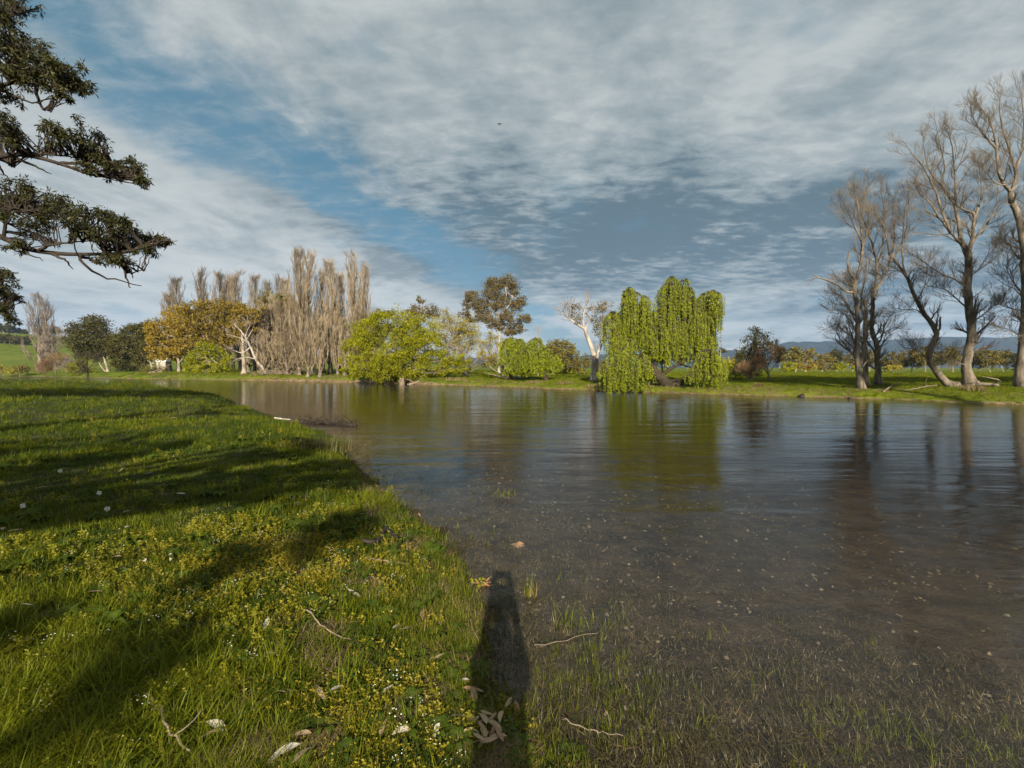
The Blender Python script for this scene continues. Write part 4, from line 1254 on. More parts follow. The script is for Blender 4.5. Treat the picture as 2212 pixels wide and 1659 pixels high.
# ---- right of the willow
leafy_tree('dark_conifer', "dark thin-leaved conical tree right of the big willow", "tree", 1622, 50,
           [(1633, 715, 11, 12), (1625, 737, 20, 13), (1655, 727, 12, 10), (1618, 762, 28, 16), (1648, 750, 20, 14), (1612, 787, 26, 16), (1603, 805, 18, 10), (1645, 778, 22, 14), (1665, 742, 10, 8), (1630, 800, 22, 12), (1598, 775, 12, 10)],
           M['dark_leaf'], M['dark_bark'], (0.24, 0.09), 1.35, [(1622, 805), (1628, 765), (1633, 718)], 0.17, 101, cl_n=12, cl_r=0.35, droop=-0.7, twig_n=24)
bare_tree('reddish_tree', "small reddish bare tree in front of the dark conical tree", "tree", 46,
          [([(1661, 830), (1660, 808), (1656, 785), (1650, 762)], 0.13, 0.03), ([(1660, 806), (1676, 785), (1688, 765)], 0.07, 0.02), ([(1660, 810), (1645, 790), (1632, 775)], 0.07, 0.02), ([(1658, 795), (1668, 770), (1672, 750)], 0.06, 0.02)],
          M['grey_bark'], M['rust_twig'], 102, counts=(13, 8, 4), lens=(1.3, 0.7, 0.4), rmin=(0.014, 0.010, 0.008), t0=0.25)
bare_tree('reddish_tree', "low reddish leafless bush at the foot of the dark conical tree", "bush", 45,
          [([(1624, 832), (1620, 812), (1612, 790)], 0.07, 0.02), ([(1622, 822), (1634, 800), (1640, 785)], 0.05, 0.02), ([(1622, 824), (1606, 806), (1598, 795)], 0.05, 0.02)],
          M['grey_bark'], M['rust_twig'], 103, counts=(14, 8, 5), lens=(1.0, 0.6, 0.4), rmin=(0.012, 0.009, 0.008), t0=0.15)

# gums at the back of the right-hand field
GB = "gum trees at the back of the right-hand field"
fld = [(1684, 762, 16, 15, 108, 'field_leaf', 'olive gum behind the reddish bare tree'), (1716, 764, 18, 17, 100, 'olive_leaf', 'sunlit yellow-olive gum with a pale trunk right of the reddish bare tree'),
       (1742, 764, 15, 12, 112, 'field_leaf', 'small olive gum just right of the sunlit yellow-olive one'), (1776, 773, 20, 11, 115, 'field_leaf', 'low wide gum left of the first bare river trees'),
       (1808, 768, 16, 13, 118, 'dark_leaf', 'dark gum left of the twin bare trunks'), (1840, 775, 16, 11, 116, 'field_leaf', 'gum behind the pale-footed bare tree'),
       (1878, 770, 18, 13, 122, 'field_leaf', 'gum seen between the twin bare trunks'), (1912, 778, 16, 11, 112, 'dark_leaf', 'small dark gum right of the twin bare trunks'),
       (1938, 776, 20, 14, 105, 'field_leaf', 'gum in the middle of the gap between the bare trees'), (1972, 770, 20, 14, 104, 'field_leaf', 'gum left of the bent bare tree'),
       (1998, 766, 17, 14, 100, 'field_leaf', 'pale-stemmed gum just left of the bent bare tree'), (2056, 765, 28, 15, 100, 'field_leaf', 'wide gum between the bent tree and the tall forked one'),
       (2028, 772, 14, 11, 112, 'dark_leaf', 'dark gum behind the bent bare tree'), (2112, 772, 16, 13, 104, 'dark_leaf', 'dark gum right behind the tall forked trunk'),
       (2138, 771, 22, 16, 100, 'field_leaf', 'broad brown gum right of the tall forked tree'), (2166, 768, 16, 14, 105, 'field_leaf', 'gum second from the right edge of the field'),
       (2200, 780, 20, 18, 92, 'dark_leaf', 'dark gum at the right edge of the field'), (2250, 772, 24, 18, 96, 'dark_leaf', 'dark gum cut off by the right edge')]
for i, (xd, yd, rx, ry, Y, mt, lab) in enumerate(fld):
    rr_ = random.Random(i)
    lo = [(xd, yd - ry * 0.2, rx * 0.8, ry * 0.8), (xd - rx * 0.5, yd + ry * 0.35, rx * 0.6, ry * 0.55), (xd + rx * 0.5, yd + ry * 0.3, rx * 0.6, ry * 0.6), (xd + rr_.uniform(-.4, .4) * rx, yd - ry * 0.6, rx * 0.5, ry * 0.45),
          (xd + rr_.uniform(-.5, .5) * rx, yd + ry * 0.7, rx * 0.6, ry * 0.4)]
    leafy_tree('field_gum', lab, "gum tree", xd + rr_.uniform(-3, 3), Y, lo + [(xd, yd + ry * 1.0, rx * 0.9, ry * 0.5)], M[mt], M['pale_bark'], (0.42, 0.22), 1.6, None, 0.11, 110 + i, GB, twig_n=5)
for i, (xd, yd, rx, ry, Y, mt, lab) in enumerate(((1580, 785, 12, 14, 84, 'bud_leaf', 'tan shrub just right of the big willow'), (1568, 790, 12, 12, 80, 'lime_leaf', 'yellow-green shrub touching the right side of the big willow'),
                                                  (1700, 790, 14, 10, 92, 'lime_leaf', 'yellow-green shrub under the sunlit gum'), (1745, 788, 18, 9, 92, 'gold_leaf', 'amber shrub at the back of the field left of the bare trees'),
                                                  (1785, 790, 18, 8, 95, 'field_leaf', 'low brown shrub at the back of the field beside the amber shrub'), (1822, 789, 16, 8, 94, 'lime_leaf', 'low yellowish shrub left of the twin bare trunks'),
                                                  (1930, 792, 18, 5, 96, 'bud_leaf', 'strip of yellow shrub in the gap between the bare trees'), (1562, 755, 7, 6, 170, 'dark_leaf', 'tiny far tree on the slope right of the big willow'))):
    leafy_tree('field_shrub', lab, "shrub", xd, Y, [(xd, yd, rx, ry), (xd + rx * 0.6, yd + ry * 0.3, rx * 0.7, ry * 0.7), (xd - rx * 0.6, yd + ry * 0.3, rx * 0.7, ry * 0.7)], M[mt], M['grey_bark'], (0.36, 0.18), 1.7, None, 0.1, 140 + i)

# ---- the bare trees on the right
BT = "tall leafless trees on the right of the far bank"
bare_tree('bare_tree', "leafless tree with a pale foot and a broken limb reaching left", "bare tree", 36,
          [([(1861, 841), (1855, 800), (1851, 750), (1853, 700), (1851, 660), (1846, 630), (1849, 604)], 0.30, 0.16),
           ([(1846, 632), (1829, 630), (1809, 616), (1779, 603), (1766, 599), (1754, 604), (1745, 614)], 0.13, 0.04, -1.0),
           ([(1766, 600), (1758, 593), (1752, 590)], 0.05, 0.025, -1.2, -1.0), ([(1849, 606), (1834, 585), (1831, 562), (1834, 545), (1842, 538), (1850, 540)], 0.13, 0.04, -0.4),
           ([(1849, 604), (1858, 575), (1862, 540), (1860, 500), (1855, 460), (1848, 420), (1840, 402)], 0.15, 0.02, 0.4),
           ([(1862, 540), (1872, 500), (1880, 450), (1882, 410), (1876, 395)], 0.09, 0.015, 1.0), ([(1860, 520), (1842, 480), (1828, 450), (1815, 430)], 0.08, 0.015, -0.8),
           ([(1851, 700), (1836, 670), (1818, 640), (1800, 630)], 0.07, 0.015, -1.0), ([(1852, 740), (1832, 722), (1812, 705), (1803, 700)], 0.07, 0.02, -1.0), ([(1846, 640), (1838, 620), (1830, 608)], 0.05, 0.03, 0.5)],
          M['grey_bark'], M['twig'], 161, BT, counts=(15, 8, 5), lens=(2.1, 1.0, 0.5), ang=(38, 34, 32), rmin=(0.016, 0.008, 0.0055), nosub=(1, 2, 3))
bare_tree('bare_tree', "leafless tree with a dark broken trunk right behind the pale-footed one", "bare tree", 38.5,
          [([(1872, 832), (1870, 797), (1866, 760), (1869, 710), (1871, 662), (1864, 645)], 0.26, 0.14),
           ([(1871, 665), (1882, 655), (1888, 640), (1884, 632)], 0.08, 0.04, 0.3), ([(1870, 690), (1860, 662), (1862, 630), (1870, 590), (1872, 550)], 0.11, 0.03, 0.5),
           ([(1867, 735), (1848, 712), (1835, 690), (1815, 672), (1795, 665)], 0.08, 0.02, -1.2), ([(1868, 775), (1845, 765), (1825, 745), (1808, 720)], 0.09, 0.04, -1.5)],
          M['grey_bark'], M['twig'], 162, BT, counts=(15, 8, 5), lens=(2.1, 1.0, 0.5), ang=(38, 34, 32), rmin=(0.016, 0.008, 0.0055), nosub=(1,))
bare_tree('bare_tree', "leafless tree with a clean grey trunk, right one of the twin trunks", "bare tree", 39,
          [([(1898, 829), (1895, 785), (1893, 740), (1883, 717), (1885, 672), (1884, 635)], 0.30, 0.19),
           ([(1884, 637), (1893, 610), (1894, 572), (1888, 540), (1880, 509), (1873, 450), (1864, 408)], 0.17, 0.02, -0.3),
           ([(1884, 637), (1900, 615), (1909, 597), (1921, 567), (1930, 535), (1932, 480), (1926, 420)], 0.14, 0.02, 0.8),
           ([(1893, 575), (1905, 540), (1909, 490), (1909, 448), (1900, 408)], 0.10, 0.018, 0.6), ([(1882, 520), (1868, 480), (1850, 440), (1838, 415)], 0.09, 0.018, -0.9),
           ([(1921, 567), (1945, 530), (1960, 480), (1962, 430), (1958, 405)], 0.08, 0.018, 1.2), ([(1884, 660), (1860, 640), (1846, 610)], 0.06, 0.02, -1.0), ([(1893, 735), (1915, 715), (1938, 705)], 0.06, 0.015, 1.0)],
          M['grey_bark'], M['twig'], 163, BT, counts=(15, 8, 5), lens=(2.1, 1.0, 0.5), ang=(38, 34, 32), rmin=(0.016, 0.008, 0.0055))
bare_tree('bare_tree', "bent leafless tree curving left from the foot of the tall forked one", "bare tree", 35.5,
          [([(2070, 848), (2049, 830), (2027, 807), (2012, 787), (2009, 762), (2018, 736), (2023, 719), (2010, 698), (1984, 659), (1974, 632), (1961, 604), (1941, 572), (1921, 550)], 0.34, 0.09),
           ([(2022, 722), (2029, 712), (2031, 700), (2031, 684)], 0.12, 0.07, 0.3), ([(1961, 604), (1951, 573), (1950, 520), (1955, 460), (1962, 408)], 0.10, 0.015, 0.5),
           ([(1921, 550), (1915, 515), (1905, 484), (1890, 460)], 0.08, 0.015, -0.3), ([(1980, 652), (1996, 620), (2003, 585), (2002, 565)], 0.06, 0.015, 0.6),
           ([(2011, 700), (1985, 672), (1955, 668), (1925, 672)], 0.06, 0.015, -0.8), ([(2012, 790), (1990, 762), (1965, 752)], 0.07, 0.02, -1.0), ([(1951, 590), (1935, 585), (1910, 600)], 0.05, 0.012, -0.5)],
          M['grey_bark'], M['twig'], 164, BT, counts=(15, 8, 5), lens=(2.1, 1.0, 0.5), ang=(38, 34, 32), rmin=(0.016, 0.008, 0.0055), nosub=(1,), t0=0.25)
bare_tree('bare_tree', "tallest leafless tree with a straight trunk forking high into many limbs", "bare tree", 35,
          [([(2101, 850), (2092, 818), (2089, 784), (2094, 747), (2099, 709), (2095, 677), (2091, 622), (2093, 584), (2092, 545)], 0.42, 0.27),
           ([(2092, 548), (2081, 532), (2053, 501), (2030, 472), (2010, 460), (1995, 453)], 0.16, 0.03, -0.8),
           ([(2053, 502), (2034, 455), (2024, 420), (2010, 390), (1987, 351), (1967, 329), (1951, 304)], 0.13, 0.014, -0.8, -0.4),
           ([(2090, 540), (2076, 518), (2070, 476), (2062, 443), (2034, 401), (2010, 372), (1998, 337), (1992, 284)], 0.19, 0.014, 0.8),
           ([(2093, 545), (2100, 520), (2102, 490), (2103, 462), (2087, 455), (2064, 440), (2040, 415)], 0.17, 0.06, 0.2), ([(2064, 441), (2064, 393), (2059, 337), (2053, 295), (2051, 270)], 0.12, 0.014, 0.6, 0.2),
           ([(2095, 538), (2108, 513), (2131, 484), (2150, 452), (2156, 407), (2158, 370)], 0.13, 0.015, 0.8), ([(2034, 404), (2040, 360), (2030, 310), (2022, 272)], 0.08, 0.014, 1.0, 0.7),
           ([(2091, 622), (2060, 602), (2030, 590), (1995, 565), (1975, 550)], 0.09, 0.015, -1.0), ([(2094, 670), (2066, 645), (2040, 625), (2005, 618)], 0.08, 0.015, -1.4), ([(2095, 700), (2125, 678), (2150, 655)], 0.08, 0.015, 1.0),
           ([(2092, 600), (2115, 580), (2140, 540)], 0.07, 0.015, 1.0), ([(2090, 790), (2060, 780), (2040, 765)], 0.06, 0.02, -1.0), ([(2030, 472), (2010, 440), (1985, 415), (1975, 385)], 0.08, 0.014, -1.0, -0.6),
           ([(2102, 480), (2116, 440), (2120, 400), (2112, 350)], 0.09, 0.014, 0.4, 0.2)],
          M['grey_bark'], M['twig'], 165, BT, counts=(15, 8, 5), lens=(2.1, 1.0, 0.5), ang=(38, 34, 32), rmin=(0.016, 0.008, 0.0055), flare=1.9)
bare_tree('bare_tree', "leafless tree whose trunk is cut by the right edge and leans into view above", "bare tree", 33.5,
          [([(2207, 838), (2208, 790), (2214, 720), (2216, 650), (2214, 560), (2205, 505), (2195, 450), (2184, 415)], 0.42, 0.22),
           ([(2184, 416), (2164, 390), (2156, 365), (2151, 312), (2140, 265), (2120, 235), (2100, 222)], 0.15, 0.014, -0.6), ([(2184, 416), (2190, 400), (2195, 373), (2181, 323), (2164, 270), (2160, 225), (2165, 190)], 0.16, 0.014, 0.6),
           ([(2195, 372), (2208, 320), (2212, 260), (2206, 210), (2200, 175)], 0.11, 0.014, 1.0, 0.3), ([(2151, 320), (2125, 290), (2106, 262), (2095, 240)], 0.09, 0.014, -0.9, -0.5), ([(2214, 560), (2240, 500), (2250, 420), (2245, 330), (2250, 240)], 0.15, 0.016, 0.6),
           ([(2213, 570), (2190, 545), (2175, 520), (2160, 515)], 0.07, 0.014, -0.8), ([(2214, 640), (2186, 605), (2170, 570)], 0.08, 0.015, -1.0), ([(2213, 672), (2190, 668), (2165, 660), (2150, 650)], 0.06, 0.02, -1.0),
           ([(2212, 730), (2185, 715), (2165, 705)], 0.07, 0.015, -1.0), ([(2172, 400), (2150, 395), (2130, 370), (2115, 350)], 0.07, 0.014, -1.0, -0.3), ([(2208, 500), (2225, 440), (2230, 380)], 0.1, 0.015, 0.9)],
          M['grey_bark'], M['twig'], 166, BT, counts=(15, 8, 5), lens=(2.1, 1.0, 0.5), ang=(38, 34, 32), rmin=(0.016, 0.008, 0.0055))

# ---- trees standing behind the viewer: their shade lies across the near bank and the right-hand field
rg = np.random.default_rng(301)


def shade_gum(x, y, lobes, label, lai, leaf, seed):
    r_ = np.random.default_rng(seed)
    g = hz(x, y)
    t = thing('shade_gum', (x, y, g - 0.1), label, "gum tree", "gum trees behind the viewer")
    mbx, mbk = MB(), MB()
    tips = crown_leaves(mbx, lobes, leaf, lai, r_, 24, 0.7, 0.3, 0.2)
    zt = max(l[2] for l in lobes)
    P = polyline([(0, 0, 0), (0.3, 0.2, zt * 0.4), (0.1, 0, zt)], 12)
    mbk.tubes(P, np.linspace(0.5, 0.15, 12), 8)
    for c0, cl in tips:
        s_ = P[8 if c0[2] > zt * .6 else 6]
        mbk.tubes(polyline([s_, s_ * .5 + c0 * .5 - [0, 0, .4], c0], 7), np.linspace(.2, .05, 7) * (1 if c0[2] > 6 else .12), 5)
    link('trunk', mbk.mesh('trunk', M['grey_bark'], smooth=True), t)
    c = link('crown', mbx.mesh('crown', M['gum_leaf']), t)
    c['kind'] = 'stuff'


def lob(n, cx, cy_, cz, sx, sy, sz, r0, r1, seed):
    q = np.random.default_rng(seed)
    o = []
    for _ in range(n):
        r = q.uniform(r0, r1)
        o.append((cx + q.uniform(-1, 1) * sx, cy_ + q.uniform(-1, 1) * sy, cz + q.uniform(-1, 1) * sz, r, r, r * 0.6))
    return o


shade_gum(-9, -9, lob(40, 1.2, 2.4, 7.3, 7.0, 2.2, 0.9, 0.5, 1.1, 5) + lob(14, 3.0, 1.2, 5.0, 4.4, 1.7, 0.6, 0.18, 0.36, 15), "spreading gum behind the viewer, known by the dappled shade on the near grass", 0.62, (0.3, 0.12), 302)
shade_gum(-28, 4, lob(26, 2, 0.5, 13.5, 14, 3, 2.2, 1.6, 2.6, 6), "gum out of view on the left, known by the shade on the bank's far end", 1.2, (0.4, 0.2), 303)
shade_gum(29, -12, lob(20, 2, 0, 27.5, 8, 3, 2.4, 1.8, 3.0, 7), "very tall gum behind the viewer shading the right-hand field", 1.3, (0.5, 0.3), 304)
shade_gum(45, -14, lob(22, 2, 0, 28.5, 9, 3, 2.8, 1.8, 3.2, 8), "very tall gum far right behind the viewer shading the field by the bare trees", 1.3, (0.5, 0.3), 305)
shade_gum(63, -20, lob(22, 2, 0, 30.0, 10, 3, 3.0, 2.0, 3.4, 9), "very tall gum farthest right behind the viewer shading the right end of the field", 1.3, (0.5, 0.3), 306)


# ================================================================== GRASS AND SMALL PLANTS
HIDDEN = bpy.data.collections            # clump meshes live in collections that are not part of the scene
M['grass'] = leaf_mat("grass_blades", (0.040, 0.056, 0.003), (0.165, 0.180, 0.007), 0.3, 0.015, 0.9)
M['grass_cool'] = leaf_mat("grass_blades_cool", (0.024, 0.046, 0.005), (0.080, 0.108, 0.008), 0.3, 0.02, 0.9)
M['grass_dry'] = leaf_mat("grass_dry", (0.110, 0.075, 0.035), (0.260, 0.195, 0.095), 0.15, 0.03, 3.0)
M['weed'] = leaf_mat("weed_leaves", (0.120, 0.130, 0.008), (0.240, 0.215, 0.014), 0.3, 0.03, 2.0)
M['weed_gold'] = leaf_mat("weed_leaves_gold", (0.170, 0.140, 0.010), (0.300, 0.245, 0.020), 0.3, 0.03, 2.0)
M['far_grass'] = leaf_mat("far_grass", (0.060, 0.088, 0.004), (0.190, 0.210, 0.008), 0.3, 0.01, 0.25)
M['drowned'] = leaf_mat("drowned_grass", (0.026, 0.021, 0.010), (0.082, 0.068, 0.026), 0.2, 0.03, 2.0)
M['reed'] = leaf_mat("reed_blades", (0.045, 0.055, 0.012), (0.120, 0.125, 0.030), 0.2, 0.04, 2.0)
M['petal'] = plain_mat("white_petal", (0.70, 0.70, 0.62), (0.85, 0.85, 0.80), 30, 0.7, 0.0)


def blades(mb, n, rad, h0, h1, w, lean, rng, seg=3, tint=None, curl=1.0):
    a = rng.random(n) * 2 * pi
    rr = np.sqrt(rng.random(n)) * rad
    base = np.stack([np.cos(a) * rr, np.sin(a) * rr, np.full(n, -0.01)], 1)
    b = rng.random(n) * 2 * pi
    d = np.stack([np.cos(b), np.sin(b), np.zeros(n)], 1)
    sd = np.stack([-np.sin(b), np.cos(b), np.zeros(n)], 1)
    H = rng.uniform(h0, h1, n)
    le = rng.uniform(0.15, 1.0, n) * lean
    ww = w * rng.uniform(0.6, 1.3, n)
    pts = []
    for j in range(seg + 1):
        u = j / seg
        z = H * (u - 0.28 * curl * le * u * u)
        o = H * le * u ** 1.7
        c = base + d * o[:, None]
        c[:, 2] += z
        wj = (ww * (1 - u ** 1.6) * 0.5)[:, None]
        pts += [c - sd * wj, c + sd * wj] if j < seg else [c]
    V = np.stack(pts, 1)
    nv = V.shape[1]
    o = np.arange(n)[:, None] * nv
    q = np.concatenate([o + np.array([[2 * j, 2 * j + 1, 2 * j + 3, 2 * j + 2]]) for j in range(seg - 1)]) if seg > 1 else None
    t = o + np.array([[2 * seg - 2, 2 * seg - 1, 2 * seg]])
    tn = np.repeat(rng.random(n) if tint is None else tint, nv)
    mb.add(V.reshape(-1, 3), q, t, tn)


def clump_collection(name, mats, makers):
    col = bpy.data.collections.new(name)
    for i, f in enumerate(makers):
        mb = MB()
        r = f(mb, np.random.default_rng(900 + i))
        me = mb.mesh(name + "_clump", mats[i % len(mats)])
        col.objects.link(bpy.data.objects.new("%s_%02d" % (name, i), me))
    return col


def instancer(name, label, pts, rot, scl, idx, col):
    me = bpy.data.meshes.new(name)
    me.vertices.add(len(pts))
    me.vertices.foreach_set("co", np.asarray(pts, np.float32).ravel())
    for nm, ty, arr in (("rot", 'FLOAT_VECTOR', rot), ("scl", 'FLOAT', scl), ("idx", 'INT', idx)):
        a = me.attributes.new(nm, ty, 'POINT')
        a.data.foreach_set("vector" if ty == 'FLOAT_VECTOR' else "value", np.asarray(arr, np.int32 if ty == 'INT' else np.float32).ravel())
    o = link(name, me)
    tag(o, label, None, None, "stuff")
    ng = bpy.data.node_groups.new(name + "_nodes", 'GeometryNodeTree')
    ng.interface.new_socket("Geometry", in_out='INPUT', socket_type='NodeSocketGeometry')
    ng.interface.new_socket("Geometry", in_out='OUTPUT', socket_type='NodeSocketGeometry')
    k = NT(ng)
    gi, go = k.node("NodeGroupInput"), k.node("NodeGroupOutput")
    ci = k.node("GeometryNodeCollectionInfo")
    ci.inputs["Collection"].default_value = col
    ci.inputs["Separate Children"].default_value = True
    ci.inputs["Reset Children"].default_value = True
    ip = k.node("GeometryNodeInstanceOnPoints")
    ip.inputs["Pick Instance"].default_value = True

    def attr(nm, ty):
        nd = k.node("GeometryNodeInputNamedAttribute", data_type=ty)
        nd.inputs["Name"].default_value = nm
        return nd.outputs["Attribute"]
    er = k.node("FunctionNodeEulerToRotation")
    k.link(attr("rot", 'FLOAT_VECTOR'), er.inputs[0])
    k.link(gi.outputs[0], ip.inputs["Points"])
    k.link(ci.outputs[0], ip.inputs["Instance"])
    k.link(attr("idx", 'INT'), ip.inputs["Instance Index"])
    k.link(er.outputs[0], ip.inputs["Rotation"])
    k.link(attr("scl", 'FLOAT'), ip.inputs["Scale"])
    k.link(ip.outputs[0], go.inputs[0])
    md = o.modifiers.new("scatter", 'NODES')
    md.node_group = ng
    return o


def polar(n, r0, r1, rng, k=1.0, half=54):
    """points in the wedge ahead, denser near the viewer"""
    u = rng.random(n)
    e = 2 - k - 1 + 1e-6
    r = (r0 ** (1 - k + 1e-3) + u * (r1 ** (1 - k + 1e-3) - r0 ** (1 - k + 1e-3))) ** (1 / (1 - k + 1e-3)) if k != 0 else r0 + u * (r1 - r0)
    th = np.radians(rng.uniform(-half, half, n))
    return np.sin(th) * r, np.cos(th) * r, r


def rots(n, rng, tilt=0.12):
    return np.stack([rng.normal(size=n) * tilt, rng.normal(size=n) * tilt, rng.random(n) * 2 * pi], 1)


def weed_clump(mb, rng, n=7, h=0.06, flower=0.5, lsize=0.016):
    for _ in range(n):
        b = rng.normal(size=2) * 0.035
        hh = h * rng.uniform(0.5, 1.3)
        tip = np.array([b[0] + rng.normal() * 0.015, b[1] + rng.normal() * 0.015, hh])
        st = polyline([(b[0], b[1], -0.01), tip], 3)
        mb.tubes(st, [0.0012, 0.001, 0.0008], 3)
        m_ = 10
        f = rng.uniform(0.15, 1, m_)[:, None]
        C = np.array([b[0], b[1], 0]) * (1 - f) + tip * f
        D = rng.normal(size=(m_, 3))
        D[:, 2] = np.abs(D[:, 2]) * 0.5 + 0.1
        mb.leaves(C, D, lsize * rng.uniform(0.6, 1.4, m_), lsize * 0.6, rng)


def rosette(mb, rng):
    n = 9
    a = np.arange(n) * 2 * pi / n + rng.random(n) * 0.4
    for i in range(n):
        L = rng.uniform(0.07, 0.13)
        d = np.array([cos(a[i]), sin(a[i]), 0])
        s = np.array([-sin(a[i]), cos(a[i]), 0])
        K = 6
        pts = []
        for j in range(K):
            u = j / (K - 1)
            c = d * L * u + np.array([0, 0, 0.045 * sin(u * pi * 0.8) + 0.004])
            w = 0.017 * (sin(min(u * 1.15, 1) * pi) ** 0.7) * (1.0 + 0.35 * (-1) ** j) + 0.002
            pts += [c - s * w, c + s * w]
        q = [(2 * j, 2 * j + 1, 2 * j + 3, 2 * j + 2) for j in range(K - 1)]
        mb.add(np.array(pts), q, None, rng.random() * 0.8)


rg = np.random.default_rng(400)
turf = clump_collection("turf", [M['grass'], M['grass_cool'], M['grass'], M['grass_dry'], M['weed'], M['weed_gold'], M['grass_cool'], M['grass'], M['grass_dry'], M['weed']], [
    lambda mb, r: blades(mb, 26, 0.07, 0.03, 0.085, 0.0048, 0.9, r),
    lambda mb, r: blades(mb, 26, 0.07, 0.03, 0.09, 0.0050, 1.0, r),
    lambda mb, r: blades(mb, 20, 0.06, 0.04, 0.12, 0.0050, 0.9, r),
    lambda mb, r: blades(mb, 20, 0.07, 0.03, 0.10, 0.0045, 2.2, r),
    lambda mb, r: weed_clump(mb, r, 8, 0.075),
    lambda mb, r: weed_clump(mb, r, 8, 0.065),
    lambda mb, r: rosette(mb, r),
    lambda mb, r: blades(mb, 24, 0.06, 0.07, 0.20, 0.0055, 1.4, r, 4),
    lambda mb, r: blades(mb, 26, 0.10, 0.02, 0.05, 0.0045, 2.8, r),
    lambda mb, r: weed_clump(mb, r, 6, 0.05, 0.5, 0.022)])


def near_turf():
    X, Y, Rr = [], [], []
    for n, r0, r1, k, hf in ((30000, 1.7, 6.5, 0.6, 54), (26000, 6.0, 20, 0.7, 54), (24000, 18, 100, 0.8, 54)):
        x, y, r = polar(n, r0, r1, rg, k, hf)
        X.append(x)
        Y.append(y)
        Rr.append(r)
    x, y, r = map(np.concatenate, (X, Y, Rr))
    dn = dnear(x, y)
    z = height(x, y)
    keep = (dn > -0.05) & (z > -0.01) & (rg.random(len(x)) < np.clip(0.25 + dn / 0.35, 0, 1))
    x, y, r, z, dn = x[keep], y[keep], r[keep], z[keep], dn[keep]
    n = len(x)
    n1, n2, n3, n4 = fbm(x * 0.9, y * 0.9, 3), fbm(x * 1.7 + 40, y * 1.7, 3), fbm(x * 0.5 + 9, y * 0.5 + 70, 3), fbm(x * 3 + 3, y * 3 + 8, 2)
    u = rg.random(n)
    idx = np.where(u < 0.5, 0, np.where(u < 0.75, 2, 1))
    idx = np.where((n1 > 0.52) & (u < 0.7), 1, idx)
    gold = 0.8 * np.exp(-((x + 2.2) / 0.9) ** 2 - ((y - 4.6) / 0.75) ** 2) + 0.55 * np.exp(-((x + 0.9) / 0.5) ** 2 - ((y - 2.6) / 0.5) ** 2)
    wd = np.clip((n2 - 0.50) * 4, 0.02, 0.30) * np.clip(1.4 - r / 8, 0.12, 1) + gold * 0.35
    v = rg.random(n)
    idx = np.where(v < wd * np.clip((n4 - 0.35) * 4, 0.2, 1.5), np.where(rg.random(n) < 0.35, 9, 4), idx)
    idx = np.where(v < gold * 0.62, 5, idx)
    dry = np.clip((n4 - 0.55) * 6, 0, 0.85) * (r < 12) * np.clip((x + 3.4) / 2, 0.1, 1) + np.exp(-((dn - 0.35) / 0.3) ** 2) * 0.3 * (r < 12)
    v2 = rg.random(n)
    idx = np.where((v2 < dry), np.where(rg.random(n) < 0.5, 3, 8), idx)
    idx = np.where((rg.random(n) < 0.025) & (r < 14), 6, idx)
    longg = np.exp(-((x + 2.6) / 1.0) ** 2 - ((y - 2.3) / 0.8) ** 2) * 0.5 + np.exp(-((x + 1.9) / 0.35) ** 2 - ((y - 7.0) / 0.5) ** 2) * 0.5 + 0.012
    idx = np.where(rg.random(n) < longg, 7, idx)
    scl = rg.uniform(0.6, 1.3, n) * np.clip(0.75 + r / 16, 0.8, 4.0) * (0.55 + 0.9 * n3)
    scl = np.where((idx == 7) & (r > 10), scl * 0.6, scl)
    scl = np.where(dn < 0.3, scl * 1.05, scl)
    instancer("grass", "short weedy grass covering the near bank", np.stack([x, y, z], 1), rots(n, rg), scl, idx, turf)


near_turf()

M_far = [M['far_grass'], M['far_grass'], M['grass'], M['grass_dry']]
fart = clump_collection("far_turf", M_far, [
    lambda mb, r: blades(mb, 30, 0.22, 0.06, 0.20, 0.02, 1.0, r, 2),
    lambda mb, r: blades(mb, 30, 0.25, 0.05, 0.16, 0.02, 1.2, r, 2),
    lambda mb, r: blades(mb, 26, 0.20, 0.08, 0.30, 0.02, 0.8, r, 2),
    lambda mb, r: blades(mb, 30, 0.20, 0.10, 0.34, 0.018, 0.7, r, 2)])


def far_turf():
    n = 90000
    x, y, r = polar(n, 26, 130, rg, 1.4, 50)
    df = dfar(x, y)
    z = height(x, y)
    keep = (df > -0.25) & (z > -0.05) & (df < 60) & ((df > 1.0) | (rg.random(n) < 0.75))
    x, y, r, z, df = x[keep], y[keep], r[keep], z[keep], df[keep]
    n = len(x)
    p = fbm(x * 0.25, y * 0.25, 3)
    idx = rg.integers(0, 3, n)
    idx = np.where((rg.random(n) < np.exp(-df / 1.2) * np.clip((p - 0.42) * 6, 0.03, 0.8)), 3, idx)
    scl = rg.uniform(0.6, 1.2, n) * np.clip(r / 55, 0.6, 2.2)
    instancer("far_grass", "bright green meadow grass on the far bank", np.stack([x, y, z - 0.02], 1), rots(n, rg), scl, idx, fart)


far_turf()

drown = clump_collection("drowned_grass", [M['drowned'], M['drowned'], M['grass'], M['grass_dry'], M['drowned']], [
    lambda mb, r: blades(mb, 14, 0.09, 0.04, 0.11, 0.0055, 2.2, r),
    lambda mb, r: blades(mb, 10, 0.08, 0.05, 0.13, 0.006, 1.2, r),
    lambda mb, r: blades(mb, 7, 0.05, 0.08, 0.17, 0.007, 0.6, r),
    lambda mb, r: blades(mb, 12, 0.12, 0.02, 0.06, 0.005, 3.2, r),
    lambda mb, r: blades(mb, 12, 0.10, 0.02, 0.07, 0.005, 2.6, r)])


